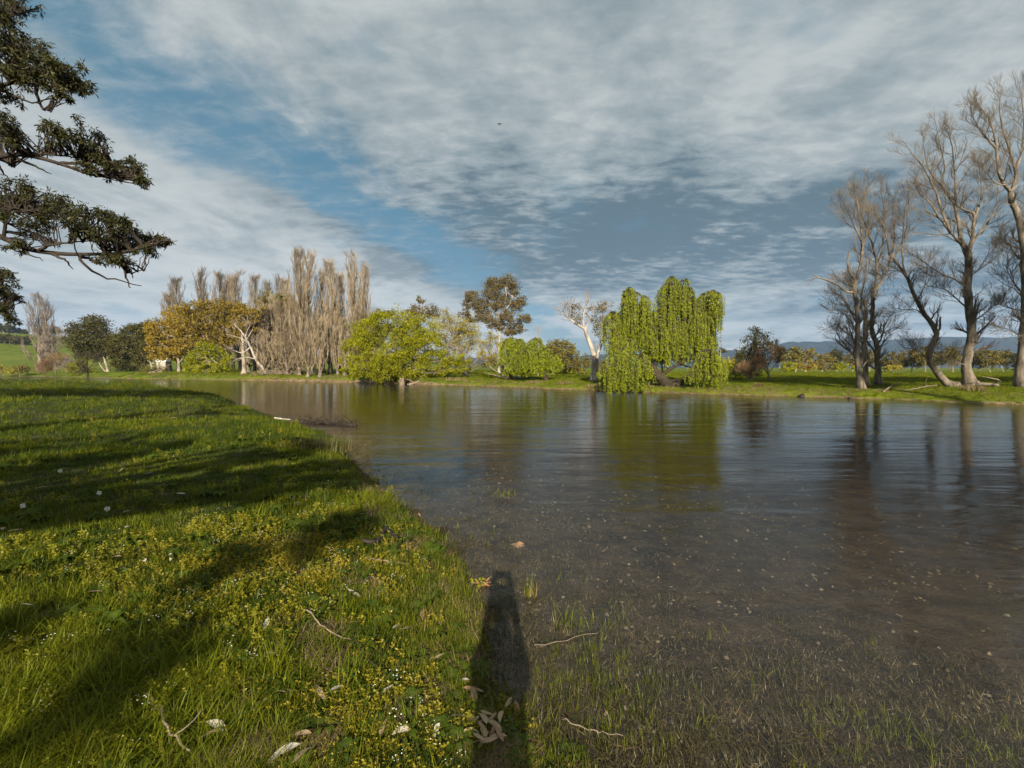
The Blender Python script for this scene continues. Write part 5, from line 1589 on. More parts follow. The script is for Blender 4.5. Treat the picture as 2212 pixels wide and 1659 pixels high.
def drowned_turf():
    x, y, r = polar(34000, 1.9, 16, rg, 0.75, 54)
    dn = dnear(x, y)
    z = height(x, y)
    p = fbm(x * 1.4 + 5, y * 1.4, 3)
    pr = np.clip(1.0 - np.maximum(-dn, 0) / (2.6 + 3.0 * (p - 0.4)), 0.05, 0.8) + 0.35 * np.clip((4.6 - y) / 1.5, 0, 1) * np.clip((p - 0.28) * 4, 0.15, 1)
    keep = (dn < 0.15) & (rg.random(len(x)) < pr)
    x, y, r, z, dn, p = x[keep], y[keep], r[keep], z[keep], dn[keep], p[keep]
    n = len(x)
    u = rg.random(n)
    grn = np.clip((p - 0.52) * 3, 0.0, 0.25) * (y < 4.5) * (dn > -1.6) + 0.02
    idx = np.where(u < grn, 2, rg.choice([0, 1, 3, 4], n))
    instancer("drowned_grass", "brown and green grass standing in the flooded shallows", np.stack([x, y, z], 1), rots(n, rg, 0.2), rg.uniform(0.45, 1.0, n), idx, drown)


drowned_turf()



# ---- small white flowers and stones, too many to count
flo = clump_collection("flower", [M['petal']], [
    lambda mb, r: [mb.leaves(np.tile([[cx, cy_, h]], (5, 1)), np.stack([np.cos(np.arange(5) * 1.257), np.sin(np.arange(5) * 1.257), np.full(5, 0.4)], 1), 0.0045, 0.003, r)
                   for cx, cy_, h in r.uniform((-.03, -.03, .06), (.03, .03, .10), (6, 3))],
    lambda mb, r: [mb.leaves(np.tile([[cx, cy_, h]], (5, 1)), np.stack([np.cos(np.arange(5) * 1.257), np.sin(np.arange(5) * 1.257), np.full(5, 0.4)], 1), 0.0045, 0.003, r)
                   for cx, cy_, h in r.uniform((-.03, -.03, .05), (.03, .03, .09), (3, 3))]])


def flowers():
    x, y, r = polar(1900, 2.2, 13, rg, 0.7, 54)
    dn = dnear(x, y)
    p = fbm(x * 1.7 + 40, y * 1.7, 3) + 0.25 * np.exp(-((x + 2.2) / 0.9) ** 2 - ((y - 4.6) / 0.8) ** 2)
    kp = (dn > 0.5) & (rg.random(len(x)) < np.clip((p - 0.46) * 3.5, 0, 0.8)) & (x > -4.5)
    x, y = x[kp], y[kp]
    n = len(x)
    instancer("white_flowers", "tiny white flowers of low weeds in the near grass", np.stack([x, y, height(x, y)], 1), rots(n, rg, 0.2), rg.uniform(0.7, 1.3, n), rg.integers(0, 2, n), flo)


flowers()


def stone(mb, r, sx=1.0, sy=0.8, sz=0.5, k=0.02):
    P = np.array([(0, 0, 1), (0, 0, -1)] + [(cos(a) * sin(b), sin(a) * sin(b), cos(b)) for b in (0.9, 1.7, 2.4) for a in np.arange(6) * pi / 3 + b])
    P = P * (1 + 0.22 * r.normal(size=(len(P), 1))) * np.array([sx, sy, sz]) * k
    t = []
    for j in range(6):
        n_ = (j + 1) % 6
        t += [(0, 2 + j, 2 + n_), (1, 14 + n_, 14 + j)]
        for lv in (2, 8):
            t += [(lv + j, lv + 6 + j, lv + 6 + n_), (lv + j, lv + 6 + n_, lv + n_)]
    mb.add(P, None, t)


gra = clump_collection("gravel", [plain_mat("stone_brown", (0.10, 0.08, 0.055), (0.20, 0.165, 0.11), 40), plain_mat("stone_dark", (0.06, 0.05, 0.036), (0.12, 0.10, 0.07), 40),
                                  plain_mat("stone_pale", (0.12, 0.10, 0.065), (0.24, 0.20, 0.14), 40)],
                       [lambda mb, r: stone(mb, r), lambda mb, r: stone(mb, r, 1.2, 0.7, 0.4), lambda mb, r: stone(mb, r, 1, .8, .4, 0.013)])


def gravel():
    x, y, r = polar(9000, 2.2, 18, rg, 0.7, 54)
    dn = dnear(x, y)
    kp = (dn < -0.3) & (rg.random(len(x)) < np.clip((fbm(x, y * 1.3, 3) - 0.3) * 3, 0.1, 1))
    x, y = x[kp], y[kp]
    n = len(x)
    instancer("gravel", "small stones and bits of debris on the shallow river bed", np.stack([x, y, height(x, y) + 0.002], 1), rots(n, rg, 0.4), rg.uniform(0.25, 1.05, n) ** 1.6 * np.clip(0.7 + r[kp] / 11, 0.8, 1.8),
              rg.choice([0, 1, 2], n, p=[.5, .38, .12]), gra)


gravel()


# ================================================================== THINGS LYING ABOUT
def ground_at(xd, yd, z0=0.4):
    z = z0
    for _ in range(6):
        p = on(xd, yd, z)
        z = 0.5 * z + 0.5 * max(hz(p[0], p[1]), -0.05)
    p = on(xd, yd, z)
    return np.array([p[0], p[1], hz(p[0], p[1])])


leafm = [plain_mat("dry_leaf_tan", (0.22, 0.150, 0.085), (0.38, 0.28, 0.17), 60, 0.7), plain_mat("dry_leaf_pale", (0.36, 0.32, 0.24), (0.52, 0.47, 0.37), 60, 0.6),
         plain_mat("dry_leaf_brown", (0.16, 0.095, 0.05), (0.30, 0.18, 0.095), 60, 0.7), plain_mat("dry_leaf_orange", (0.20, 0.09, 0.04), (0.30, 0.15, 0.07), 60, 0.7)]


def leaf_mesh(i, mat):
    r = np.random.default_rng(700 + i)
    mb = MB()
    K = 8
    L = 1.0
    W = r.uniform(0.20, 0.30)
    bend, curl = r.uniform(-0.35, 0.35), r.uniform(0.1, 0.5)
    top = []
    for j in range(K):
        u = j / (K - 1)
        w = W * 0.5 * (sin(pi * u ** 0.8) ** 0.8) + 0.008
        c = np.array([(u - 0.5) * L, bend * (u - 0.5) ** 2 * L, 0.10 * sin(u * pi) * curl + 0.03])
        for q, h in ((-1, 0.6), (0, 0), (1, 0.6)):
            top.append(c + np.array([0, q * w, h * w * curl + 0.02 * r.normal() * w]))
    top = np.array(top)
    q = []
    for j in range(K - 1):
        for m_ in range(2):
            a = 3 * j + m_
            q.append((a, a + 3, a + 4, a + 1))
    n = len(top)
    both = np.concatenate([top, top - [0, 0, 0.006]])
    q += [(d + n, c + n, b + n, a + n) for a, b, c, d in q]
    mb.add(both, q)
    return mb.mesh("fallen_leaf", mat, smooth=True)


leafs = {}
for i in range(12):
    leafs.setdefault(i % 4, []).append(leaf_mesh(i, leafm[i % 4]))


def fallen_leaf(xd, yd, size, kind, label, group, r, lift=0.035):
    p = ground_at(xd, yd)
    o = link('fallen_leaf', r.choice(leafs[kind]), None, (float(p[0]), float(p[1]), float(p[2] + lift)))
    o.rotation_euler = (r.uniform(-.35, .35), r.uniform(-.3, .3), r.uniform(0, 6.28))
    o.scale = (size, size, size)
    tag(o, label, "leaf", group)


rr = random.Random(11)
LG = "fallen gum leaves scattered on the near grass"
COLN = {0: "tan", 1: "pale whitish", 2: "brown", 3: "orange"}
for xd, yd, sz, kd, where in (
        (264, 1019, .17, 0, "left of two lying side by side high on the shade"), (320, 1028, .17, 0, "right of two lying side by side high on the shade"), (98, 1058, .15, 0, "in the shade above the dandelion clocks at left"),
        (136, 1084, .16, 0, "thin and flat left of the lowest dandelion clock"), (6, 1150, .16, 0, "touching the left edge of the grass"), (34, 1153, .12, 0, "second from the left edge, beside a bigger one"),
        (272, 1112, .11, 0, "curled, right of the two close dandelion clocks"), (276, 1145, .13, 1, "on the grass below the close dandelion clocks"), (362, 1163, .10, 3, "small and upright, left of the golden weed patch"),
        (391, 1072, .12, 1, "left of the first white flowers in mid bank"), (173, 1186, .12, 0, "left part of the bank above the long grass"), (252, 1211, .10, 0, "beside the standing white leaf"), (312, 1219, .13, 1, "standing on edge left of the golden weeds"),
        (370, 1211, .13, 1, "lying just left below the golden weeds"), (463, 1190, .12, 0, "inside the golden weed patch, upper left"), (375, 905, .2, 0, "far up the sunlit strip beside the dark tussock"), (440, 893, .22, 0, "against the dark tussock in the sunlit strip"),
        (300, 858, .3, 0, "largest in the far shaded strip"), (56, 1317, .09, 1, "small by the left edge above the long grass"), (208, 1289, .14, 0, "left middle on the shaded grass"), (575, 1362, .15, 1, "broad, by the bent twig in the middle"),
        (762, 1290, .16, 1, "bright, in the middle of the near grass"), (741, 1300, .12, 0, "dull, tucked beside the bright one in mid grass"), (858, 1362, .13, 1, "folded, near the grass edge right of the middle"), (872, 1370, .12, 1, "flat, touching the folded one near the grass edge"),
        (912, 1335, .14, 2, "dark, near the water side of the grass"), (914, 1215, .12, 0, "curved, by the shore below the dead stick"), (738, 1325, .09, 3, "rusty orange beside the bright one in mid grass"), (780, 1115, .11, 1, "beside the long green tussock near the shore"),
        (820, 1162, .12, 2, "beside the black piece of bark"), (905, 1115, .10, 0, "near the shore beneath the reeds"), (730, 1500, .14, 1, "arched, low in the middle of the grass"), (690, 1512, .14, 0, "greyish, left of the arched one low down"),
        (826, 1510, .16, 1, "long and upright, low in the grass right of the middle"), (840, 1470, .12, 2, "beside the clod of dead roots"), (650, 1600, .13, 0, "folded, near the bottom edge left of the pile"), (625, 1625, .11, 0, "small, below the folded one near the bottom edge"),
        (612, 1640, .16, 1, "broad, at the bottom edge in the middle"), (655, 1645, .16, 0, "broad, right of the one at the bottom edge"), (828, 1585, .13, 0, "near the yellow weeds at bottom middle"), (868, 1590, .12, 1, "right of the yellow weeds at bottom middle"),
        (470, 1580, .14, 1, "twisted, right of the long fallen twig"), (455, 1600, .12, 0, "short, right of the long fallen twig's end"), (1000, 1478, .10, 1, "half-moon shaped, near the dark shadow edge"), (1022, 1498, .15, 2, "beside the half-moon shaped one near the shadow edge"),
        (1025, 1510, .14, 0, "below the dark one near the shadow edge"), (990, 1560, .13, 0, "above the leaf pile"), (1115, 1545, .16, 2, "by the water edge right of the leaf pile"), (700, 1455, .12, 2, "in the middle beside the bent twig's tip"),
        (590, 1425, .14, 0, "left of the bent twig among dry stems"), (520, 1490, .15, 0, "left middle among the green blades"), (945, 1430, .11, 0, "in grass just left of the shadow"), (1120, 1255, .0, 0, "")):
    if sz:
        fallen_leaf(xd, yd, sz, kd, "%s gum leaf %s" % (COLN[kd], where), LG, rr)
PG = "dry gum leaves heaped at the grass edge, bottom centre"
for i in range(22):
    a, q = rr.gauss(1050, 32), rr.gauss(1590, 21)
    fallen_leaf(a, q, rr.uniform(.08, .135), rr.choice([0, 0, 2, 2, 0, 1]), "dry gum leaf in the loose heap at the grass edge, bottom centre", PG, rr, 0.04 + 0.012 * (i % 4))
PG2 = "rusty leaves lying in the shallow water"
for i in range(9):
    a, q = rr.gauss(1046, 11), rr.gauss(1266, 8)
    p = on(a, q, 0.01)
    o = link('fallen_leaf', rr.choice(leafs[rr.choice([3, 2])]), None, tuple(float(c) for c in p + [0, 0, rr.uniform(0, .03)]))
    o.scale = (.085,) * 3
    o.rotation_euler = (rr.uniform(-.5, .5), rr.uniform(-.5, .5), rr.uniform(0, 6.28))
    tag(o, "rusty leaf in the little clump at the water's edge left of the island tuft", "leaf", PG2)


def stick(name, label, cat, px, r0, r1, mat, lift=0.04, forks=(), z0=0.4, wob=0.006, group=None, K=14):
    w = [ground_at(a, b, z0) + [0, 0, lift] for a, b in px]
    mb = MB()
    r = np.random.default_rng(int(px[0][0]))
    P = polyline(w, K) + r.normal(size=(K, 3)) * wob
    mb.tubes(P, np.linspace(r0, r1, K) * (1 + 0.2 * r.random(K)), 7, cap=True)
    for fk in forks:
        fw = [ground_at(a, b, z0) + [0, 0, lift + 0.02 * i] for i, (a, b) in enumerate(fk)]
        mb.tubes(polyline(fw, 6), np.linspace(r1 * 1.1, r1 * 0.5, 6), 5, cap=True)
    o = link(name, mb.mesh(name, mat, w[0], smooth=True), None, tuple(float(c) for c in w[0]))
    tag(o, label, cat, group)
    return o


stick('twig', "long crooked grey twig lying in the long grass at lower left", "twig", [(314, 1517), (330, 1534), (347, 1553), (356, 1580), (368, 1606), (385, 1625), (410, 1650)], 0.008, 0.004, M['drift'], 0.06,
      [[(347, 1553), (338, 1560), (328, 1572)], [(376, 1613), (400, 1606), (425, 1590), (440, 1575)]])
stick('twig', "bent twig with a pale broken end in the middle of the grass", "twig", [(650, 1337), (672, 1343), (684, 1360), (700, 1375), (725, 1390), (765, 1405)], 0.006, 0.003, M['drift'], 0.07)
stick('twig', "short dark twig leaning over the clod of dead roots", "twig", [(760, 1395), (780, 1420), (800, 1450), (825, 1470)], 0.004, 0.003, M['dark_bark'], 0.07)
stick('twig', "pale arched twig low in the grass left of the yellow weeds", "twig", [(545, 1550), (575, 1525), (610, 1512), (640, 1510)], 0.006, 0.003, M['drift'], 0.05)
stick('twig', "straight pale reed stem lying in the flooded grass", "twig", [(1215, 1570), (1260, 1590), (1310, 1600), (1344, 1603)], 0.003, 0.002, M['drift'], 0.05, z0=0.0)
stick('twig', "thin crossed stem lying in the flooded grass above the straight one", "twig", [(1150, 1410), (1200, 1400), (1260, 1385), (1300, 1375)], 0.004, 0.002, M['drift'], 0.05, z0=0.0)
stick('bark_piece', "black broken piece of bark on the grass by the shore", "bark", [(812, 1182), (822, 1170), (834, 1150)], 0.022, 0.03, M['dark_bark'], 0.06, [[(834, 1150), (845, 1165), (858, 1178)], [(812, 1180), (795, 1185), (780, 1183)]])
stick('stick', "thin dry stick on the bare mud under the shore grass", "stick", [(790, 1212), (840, 1217), (885, 1222)], 0.012, 0.006, M['drift'], 0.03)

# dandelion clocks
for xd, yd, w in ((129, 1035, "highest of the dandelion clocks on the left"), (213, 1085, "dandelion clock in the middle of the left grass"), (230, 1122, "dandelion clock lowest right, next to a curled leaf"), (48, 1115, "dandelion clock nearest the left edge")):
    p = ground_at(xd, yd)
    hgt = 0.13
    p = p + np.array([0, 0, 0])
    t = thing('dandelion', p, w, "dandelion")
    mb = MB()
    mb.tubes(polyline([(0, 0, -.01), (0.01, 0, hgt * .6), (0.012, 0, hgt)], 6), np.full(6, 0.0025), 5)
    link('stem', mb.mesh('stem', M['grass']), t)
    mb = MB()
    r = np.random.default_rng(int(xd))
    D = unit(r.normal(size=(90, 3)))
    c = np.array([0.012, 0, hgt])
    mb.tubes(np.stack([np.tile(c, (90, 1)), c + D * 0.024], 1), np.full((90, 2), 0.0005), 3)
    mb.leaves(c + D * 0.022, unit(D + r.normal(size=D.shape) * .8), 0.011, 0.007, r)
    h_ = link('seed_head', mb.mesh('seed_head', M['petal']), t)


def tussock(name, label, xd, yd, n, rad, h0, h1, w, lean, mat, z0=0.4, seed=1, cat="grass tuft", zoff=0.0, dead=0):
    p = ground_at(xd, yd, z0) + np.array([0, 0, zoff])
    mb = MB()
    r = np.random.default_rng(seed)
    blades(mb, n, rad, h0, h1, w, lean, r, 4)
    t = thing(name, p, label, cat)
    o = link('green_blades', mb.mesh('green_blades', mat), t)
    o['kind'] = 'stuff'
    if dead:
        mb = MB()
        blades(mb, dead, rad * 1.1, h0 * 0.6, h1 * 0.8, w, lean * 1.5, r, 4)
        o = link('dead_blades', mb.mesh('dead_blades', M['grass_dry']), t)
        o['kind'] = 'stuff'


tussock('grass_tuft', "green and straw tuft standing alone in the shallows", 1146, 1288, 26, 0.06, 0.12, 0.30, 0.009, 0.7, M['grass'], 0.0, 31, dead=22)
tussock('grass_tuft', "floating green tuft far out in the brown shallows", 1088, 1070, 40, 0.22, 0.06, 0.16, 0.012, 1.2, M['grass'], 0.0, 32, dead=20, zoff=0.05)
tussock('grass_tuft', "thin drowned tuft right below the floating green tuft", 1178, 1110, 50, 0.32, 0.04, 0.12, 0.010, 1.8, M['drowned'], 0.0, 33, zoff=0.06)
tussock('grass_tuft', "second thin drowned tuft, farther right in the shallows", 1240, 1140, 36, 0.28, 0.04, 0.10, 0.010, 1.8, M['drowned'], 0.0, 34, zoff=0.06)
tussock('grass_tuft', "tall green blades standing in the flooded grass below the lone tuft", 1212, 1355, 22, 0.09, 0.16, 0.30, 0.008, 0.6, M['grass'], 0.0, 35, dead=8)
tussock('tussock', "lush blue-green tussock on the bank near the reeds", 690, 1085, 130, 0.22, 0.14, 0.34, 0.008, 1.0, M['grass_cool'], 0.4, 36, "tussock")
tussock('tussock', "tussock of long green blades fanning out in the middle foreground", 597, 1445, 90, 0.10, 0.10, 0.28, 0.007, 1.2, M['grass'], 0.4, 37, "tussock")
tussock('tussock', "dark low tussock in the sunlit strip of the near bank", 412, 893, 420, 0.55, 0.10, 0.34, 0.015, 0.6, M['reed'], 0.4, 38, "tussock")
tussock('tussock', "bright pale tussock at the shore end of the sunlit strip", 515, 884, 240, 0.6, 0.12, 0.34, 0.015, 0.6, M['grass'], 0.3, 39, "tussock")
tussock('reeds', "dull green and brown reeds at the water's edge on the point of the bank", 715, 972, 520, 0.55, 0.18, 0.55, 0.010, 0.6, M['reed'], 0.2, 40, "reeds", dead=260)
tussock('reeds', "brown dead sedge behind the reeds on the point", 655, 965, 260, 0.6, 0.10, 0.34, 0.010, 0.8, M['drowned'], 0.25, 41, "reeds", dead=160)
tussock('grass_tuft', "orange dead tuft at the bottom edge right of the leaf heap", 1132, 1650, 60, 0.06, 0.05, 0.13, 0.005, 1.3, M['weed_gold'], 0.1, 42)
tussock('grass_tuft', "fresh green tuft among golden weeds at the shore", 780, 1170, 70, 0.10, 0.08, 0.2, 0.006, 1.1, M['grass'], 0.4, 43)

# drift log with rubbish at the point
p = on(690, 918, 0.02)
t = thing('drift_log', p, "dark half-sunk log with caught twigs off the point of the near bank", "log")
a, b = on(606, 910, 0.04), on(768, 918, 0.02)
mb = MB()
r = np.random.default_rng(51)
P = polyline([a, a * .6 + b * .4 + [0, .1, .0], b], 16) + r.normal(size=(16, 3)) * .03
mb.tubes(P, np.linspace(.11, .06, 16), 8, cap=True)
link('log', mb.mesh('log', M['dark_bark'], p, smooth=True), t)
mb = MB()
for _ in range(170):
    c = P[min(15, int(abs(r.normal()) * 5) if r.random() < .3 else r.integers(5, 16))] + r.normal(size=3) * [.2, .15, .02]
    d = r.normal(size=3) * [.22, .15, .16]
    d[2] = abs(d[2]) + .02
    mb.tubes(polyline([c, c + d * .5 + r.normal(size=3) * .03, c + d], 4), [.010, .008, .006, .004], 4)
o = link('caught_twigs', mb.mesh('caught_twigs', M['dark_bark'], p), t)
o['kind'] = 'stuff'
mb = MB()
mb.tubes(polyline([a + [-.2, -.1, .14], a + [.15, -.1, .10], a + [.5, -.05, .06]], 6), np.linspace(.05, .03, 6), 6, cap=True)
link('pale_end', mb.mesh('pale_end', M['white_bark'], p, smooth=True), t)

# stone in the shallows
p = ground_at(1122, 1180, 0.0)
mb = MB()
stone(mb, np.random.default_rng(3), 1.3, .9, .5, .06)
tag(link('rock', mb.mesh('rock', plain_mat("reddish_rock", (0.15, 0.09, 0.05), (0.24, 0.15, 0.085), 14)), None, (p[0], p[1], max(p[2] + .02, -.03))), "reddish brown rock just under the water in the shallows", "rock")

# ---- far bank oddments
def far_log(label, a, b, Y, r0, r1, mat, Yb=None, name='log', lift=0.0, mid=None):
    pa, pb = at(*a, Y), at(*b, Yb or Y)
    for q in (pa, pb):
        q[2] = hz(q[0], q[1]) + r0 * 0.6
    pb[2] += lift
    mb = MB()
    m_ = pa * .5 + pb * .5 + np.array([0, 0, lift * .2 if mid is None else mid])
    r_ = np.random.default_rng(int(a[0]))
    P = polyline([pa, m_, pb], 12) + r_.normal(size=(12, 3)) * r0 * .25
    mb.tubes(P, np.linspace(r0, r1, 12), 8, cap=True)
    f = P[7]
    mb.tubes(polyline([f, f + [r_.normal() * .3, -.2, .3], f + [r_.normal() * .6, -.3, .6]], 5), np.linspace(r1, r1 * .3, 5), 5, cap=True)
    tag(link(name, mb.mesh(name, mat, pa, smooth=True), None, tuple(float(c) for c in pa)), label, "log")


far_log("pale fallen log lying at the water below the small willow", (1095, 816), (1148, 828), 61, .22, .10, M['drift'])
far_log("thin fallen log on the grass left of the leaning gum", (322, 811), (350, 811), 100, .2, .12, M['drift'])
far_log("fallen bare limb propped on the grass by the brush at the shed", (342, 812), (372, 796), 100, .10, .04, M['drift'], lift=1.8)
far_log("broken branch propped up on the grass right of the twin trunks", (1908, 846), (1940, 830), 34, .07, .03, M['drift'], 36, lift=.35)
far_log("long thin branch lying on the grass left of the bent tree", (1954, 846), (2028, 838), 34, .05, .03, M['drift'], 36, lift=.1)
far_log("pale root stretching right from the tallest bare tree's foot", (2108, 843), (2156, 851), 34.6, .16, .08, M['grey_bark'], 33.6, name='root', lift=.1)
far_log("half-sunk log at the bank under the big willow", (1400, 842), (1450, 846), 44.5, .16, .08, M['drift'], 43.5)
far_log("grey log by the roots under the lime green tree", (880, 822), (905, 824), 62, .2, .1, M['drift'])


def stump(label, xd, Y, h, r0, mat, name='stump'):
    q = at(xd, 800, Y)
    g = hz(q[0], Y)
    mb = MB()
    r_ = np.random.default_rng(int(xd))
    P = polyline([(0, 0, -.1), (.03, 0, h * .5), (0, 0, h)], 7)
    mb.tubes(P, np.array([1.7, 1.25, 1.05, 1, .95, .92, .85]) * r0, 9, cap=True)
    for i in range(5):
        a_ = r_.random() * 6.28
        mb.tubes(polyline([(0, 0, h * .25), (cos(a_) * r0 * 1.6, sin(a_) * r0 * 1.6, .1), (cos(a_) * r0 * 3, sin(a_) * r0 * 3, -.06)], 6), np.linspace(r0 * .45, r0 * .15, 6), 5)
    tag(link(name, mb.mesh(name, mat, smooth=True), None, (q[0], Y, g)), label, "stump")


stump("grey stump at the water in front of the lime green tree", 868, 61.5, 1.3, .36, M['drift'])
stump("small dark stump on the grass right of the big willow by the water", 1835, 33.2, .42, .12, M['dark_bark'])
stump("low dark root stump at the waterline under the reddish bush", 1734, 35.6, .22, .16, M['dark_bark'])


def far_tuft(label, xd, Y, n, rad, h0, h1, mat):
    q = at(xd, 800, Y)
    mb = MB()
    blades(mb, n, rad, h0, h1, .03, .8, np.random.default_rng(int(xd)), 3)
    o = link('dead_grass', mb.mesh('dead_grass', mat), None, (q[0], Y, hz(q[0], Y)))
    tag(o, label, "grass tuft")


far_tuft("tan dead grass at the waterline below the tallest bare tree", 2104, 32.0, 500, .7, .15, .55, M['grass_dry'])
far_tuft("rusty dead tuft at the waterline below the reddish tree", 1640, 40.0, 160, .4, .15, .5, M['rust_leaf'])
far_tuft("straw tuft at the waterline right of the lime green tree", 985, 60.0, 260, 1.4, .2, .7, M['grass_dry'])
far_tuft("straw tuft on the bank below the round brown tree", 1158, 53.2, 220, .9, .15, .5, M['grass_dry'])
far_tuft("straw tuft at the waterline left of the dead white gum", 1222, 49.5, 220, .9, .15, .5, M['grass_dry'])
far_tuft("straw tuft under the left end of the big willow", 1288, 46.5, 200, .9, .15, .45, M['grass_dry'])
# brush pile
q = at(605, 812, 83)
g = hz(q[0], 83)
mb = MB()
r = np.random.default_rng(9)
for _ in range(150):
    c = np.array([r.normal() * 1.7, r.normal() * .6, abs(r.normal()) * .35])
    d = unit(r.normal(size=3) * [1, .5, .35]) * r.uniform(.5, 1.6)
    mb.tubes(polyline([c - d, c, c + d], 4), np.array([.06, .055, .05, .03]), 4)
o = link('brush_pile', mb.mesh('brush_pile', M['drift']), None, (q[0], 83, g))
tag(o, "heap of dead branches washed up at the foot of the thicket", "brush pile")

# ---- shed, marker post, bird
q = at(352, 781, 116)
g = hz(q[0], 116)
q = at(352, 784, 116)
t = thing('shed', (q[0], 116, g), "small white-roofed shed half hidden under the golden gums", "shed")
mb = MB()
mb.box((0, 0, 1.2), (5.0, 3.0, 2.4))
link('wall', mb.mesh('wall', plain_mat("shed_wall", (0.30, 0.27, 0.22), (0.40, 0.37, 0.31), 3)), t)
mb = MB()
mb.add([(-2.8, -1.9, 2.41), (2.8, -1.9, 2.41), (2.8, 0, 3.3), (-2.8, 0, 3.3), (2.8, 1.9, 2.41), (-2.8, 1.9, 2.41), (-2.8, -1.9, 2.33), (2.8, -1.9, 2.33), (2.8, 1.9, 2.33), (-2.8, 1.9, 2.33)],
       [(0, 1, 2, 3), (3, 2, 4, 5), (0, 6, 7, 1), (5, 4, 8, 9), (9, 8, 7, 6)], [(1, 4, 2), (0, 3, 5)])
link('roof', mb.mesh('roof', plain_mat("white_iron_roof", (0.70, 0.70, 0.68), (0.82, 0.82, 0.80), 2, 0.5)), t)
mb = MB()
mb.box((-1.0, -1.53, 1.0), (1.0, .06, 2.0))
t.scale = (.45, .45, 1.0)
link('door', mb.mesh('door', plain_mat("shed_door", (0.12, 0.10, 0.08), (0.18, 0.15, 0.12), 3)), t)
q = at(1556, 776, 170)
t = thing('marker_post', (q[0], 170, hz(q[0], 170)), "thin white post on the slope right of the big willow", "post")
mb = MB()
zt = at(1556, 757, 170)[2] - hz(q[0], 170)
mb.tubes(polyline([(0, 0, -.2), (0, 0, zt * .5), (0, 0, zt)], 5), np.full(5, .08), 6, cap=True)
link('post', mb.mesh('post', M['petal']), t)
mb = MB()
mb.box((0, -.12, zt * .62), (.9, .06, .12))
link('cross_arm', mb.mesh('cross_arm', M['petal']), t)

q = at(1079, 268, 55)
t = thing('bird', q, "tiny dark bird flying high in the middle of the sky", "bird")
mb = MB()
mb.tubes(polyline([(0, -.02, .28), (0, 0, .12), (0, 0, -.12), (0, 0, -.34)], 8), np.array([.02, .05, .075, .085, .08, .06, .035, .02]), 8, cap=True)
link('body', mb.mesh('body', M['dark_bark'], smooth=True), t)
t.scale = (.6, .6, .6)
for sg in (-1, 1):
    mb = MB()
    for dz in (0, .012):
        mb.add([(sg * .05, dz, .10), (sg * .30, dz - .05, .14), (sg * .55, dz + .02, .05), (sg * .30, dz - .05, -.01), (sg * .05, dz, -.10)], [(0, 1, 3, 4)], [(1, 2, 3)])
    link('wing', mb.mesh('wing', M['dark_bark']), t)


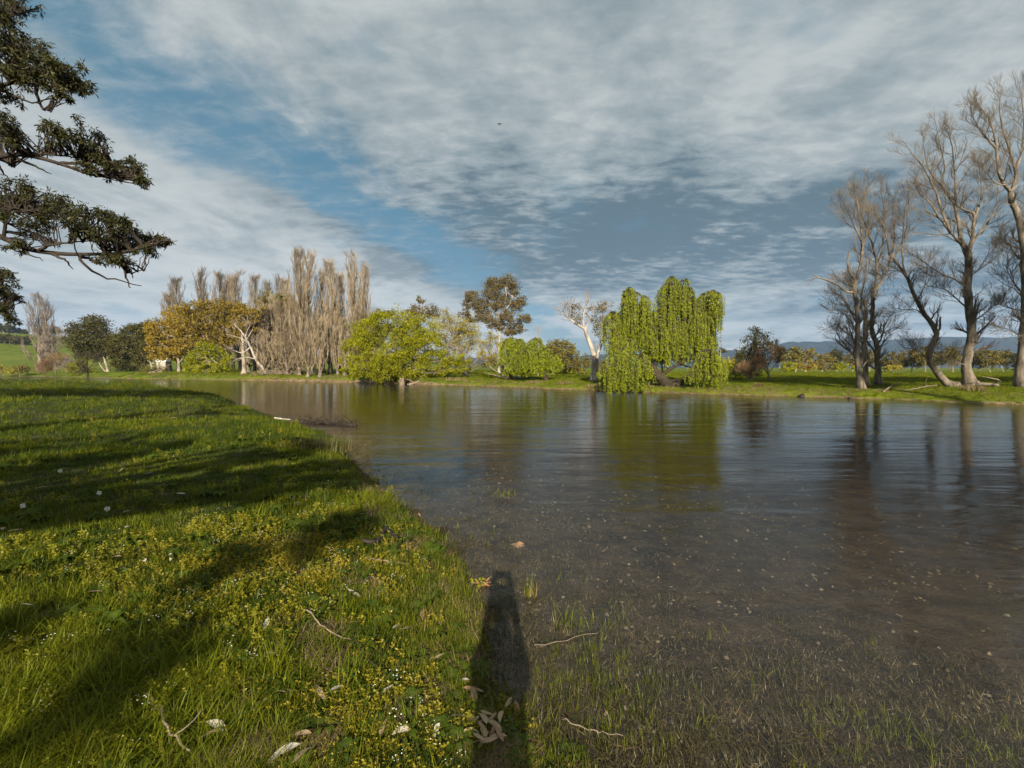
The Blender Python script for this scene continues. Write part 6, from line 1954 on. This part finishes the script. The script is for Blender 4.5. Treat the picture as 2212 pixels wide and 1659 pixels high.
# ================================================================== THE PERSON BEHIND THE PHONE
def person():
    gx, gy = 0.0, -0.50
    g = hz(gx, gy)
    cloth = plain_mat("dark_jacket", (0.03, 0.035, 0.045), (0.05, 0.055, 0.07), 60, 0.9, 0.3)
    t = thing('person', (gx, gy, g), "person in a dark jacket holding up a phone, casting the shadow on the shallows", "person")
    hh = ZC - g                                            # the eyes and the phone are level
    v = [(0, 0, .95), (0, .01, 1.20), (0, .02, 1.42), (0, .03, 1.54), (0, .05, 1.66), (0, .05, 1.80),
         (.085, 0, .90), (.085, .03, .50), (.08, -.01, .09), (.085, .13, .04), (-.085, 0, .90), (-.085, .03, .50), (-.08, -.01, .09), (-.085, .13, .04),
         (.15, .02, 1.42), (.165, .12, 1.20), (.09, .36, hh - .06), (.075, .43, hh - .03), (-.15, .02, 1.42), (-.165, .12, 1.20), (-.09, .36, hh - .06), (-.075, .43, hh - .03)]
    rad = [.15, .135, .155, .06, .09, .095, .095, .062, .05, .045, .095, .062, .05, .045, .07, .048, .032, .028, .07, .048, .032, .028]
    e = [(0, 1), (1, 2), (2, 3), (3, 4), (4, 5), (0, 6), (6, 7), (7, 8), (8, 9), (0, 10), (10, 11), (11, 12), (12, 13), (2, 14), (14, 15), (15, 16), (16, 17), (2, 18), (18, 19), (19, 20), (20, 21)]
    me = bpy.data.meshes.new("body")
    me.from_pydata(v, e, [])
    o = link('body', me, t)
    me.materials.append(cloth)
    m1 = o.modifiers.new("skin", 'SKIN')
    m2 = o.modifiers.new("sub", 'SUBSURF')
    m2.levels = m2.render_levels = 2
    sk = me.skin_vertices[0].data if me.skin_vertices else None
    if sk is None:
        me.attributes  # noqa
        import bmesh
        bm = bmesh.new()
        bm.from_mesh(me)
        bm.verts.layers.skin.verify()
        bm.to_mesh(me)
        bm.free()
        sk = me.skin_vertices[0].data
    for i, r_ in enumerate(rad):
        sk[i].radius = (r_, r_)
    sk[0].use_root = True
    skin = plain_mat("skin", (0.42, 0.26, 0.18), (0.50, 0.32, 0.23), 40, 0.6, 0.1)
    for sg in (-1, 1):
        hnd = MB()
        hnd.tubes(polyline([(sg * .075, .43, hh - .03), (sg * .075, .455, hh - .01), (sg * .072, .468, hh + .01)], 5), np.array([.026, .032, .034, .030, .02]), 8, cap=True)
        for f in range(4):
            z_ = hh - .02 + f * .018
            hnd.tubes(polyline([(sg * .080, .455, z_), (sg * .084, .475, z_), (sg * .066, .484, z_), (sg * .050, .482, z_)], 7), np.linspace(.009, .007, 7), 6, cap=True)
        hnd.tubes(polyline([(sg * .075, .445, hh - .02), (sg * .062, .440, hh + .005), (sg * .048, .452, hh + .02)], 6), np.linspace(.012, .008, 6), 6, cap=True)
        link('hand', hnd.mesh('hand', skin, smooth=True), t)
    hair = MB()
    r_ = np.random.default_rng(4)
    D = unit(r_.normal(size=(500, 3)) + np.array([0, -.3, .4]))
    hair.leaves(np.array([0, .045, 1.79]) + D * [.105, .12, .12], unit(np.cross(D, r_.normal(size=D.shape)) + [0, 0, -.4]), .06, .02, r_)
    hs = link('hair', hair.mesh('hair', M['dark_bark']), t)
    hs['kind'] = 'stuff'
    ph = MB()
    ph.box((0, .470, hh), (.155, .009, .075))
    po = link('phone', ph.mesh('phone', plain_mat("phone_black", (0.01, 0.01, 0.01), (0.02, 0.02, 0.02), 5, 0.3, 0.0)), None, (gx, gy, g))
    tag(po, "black phone held up in both hands by the person on the bank", "phone")


person()
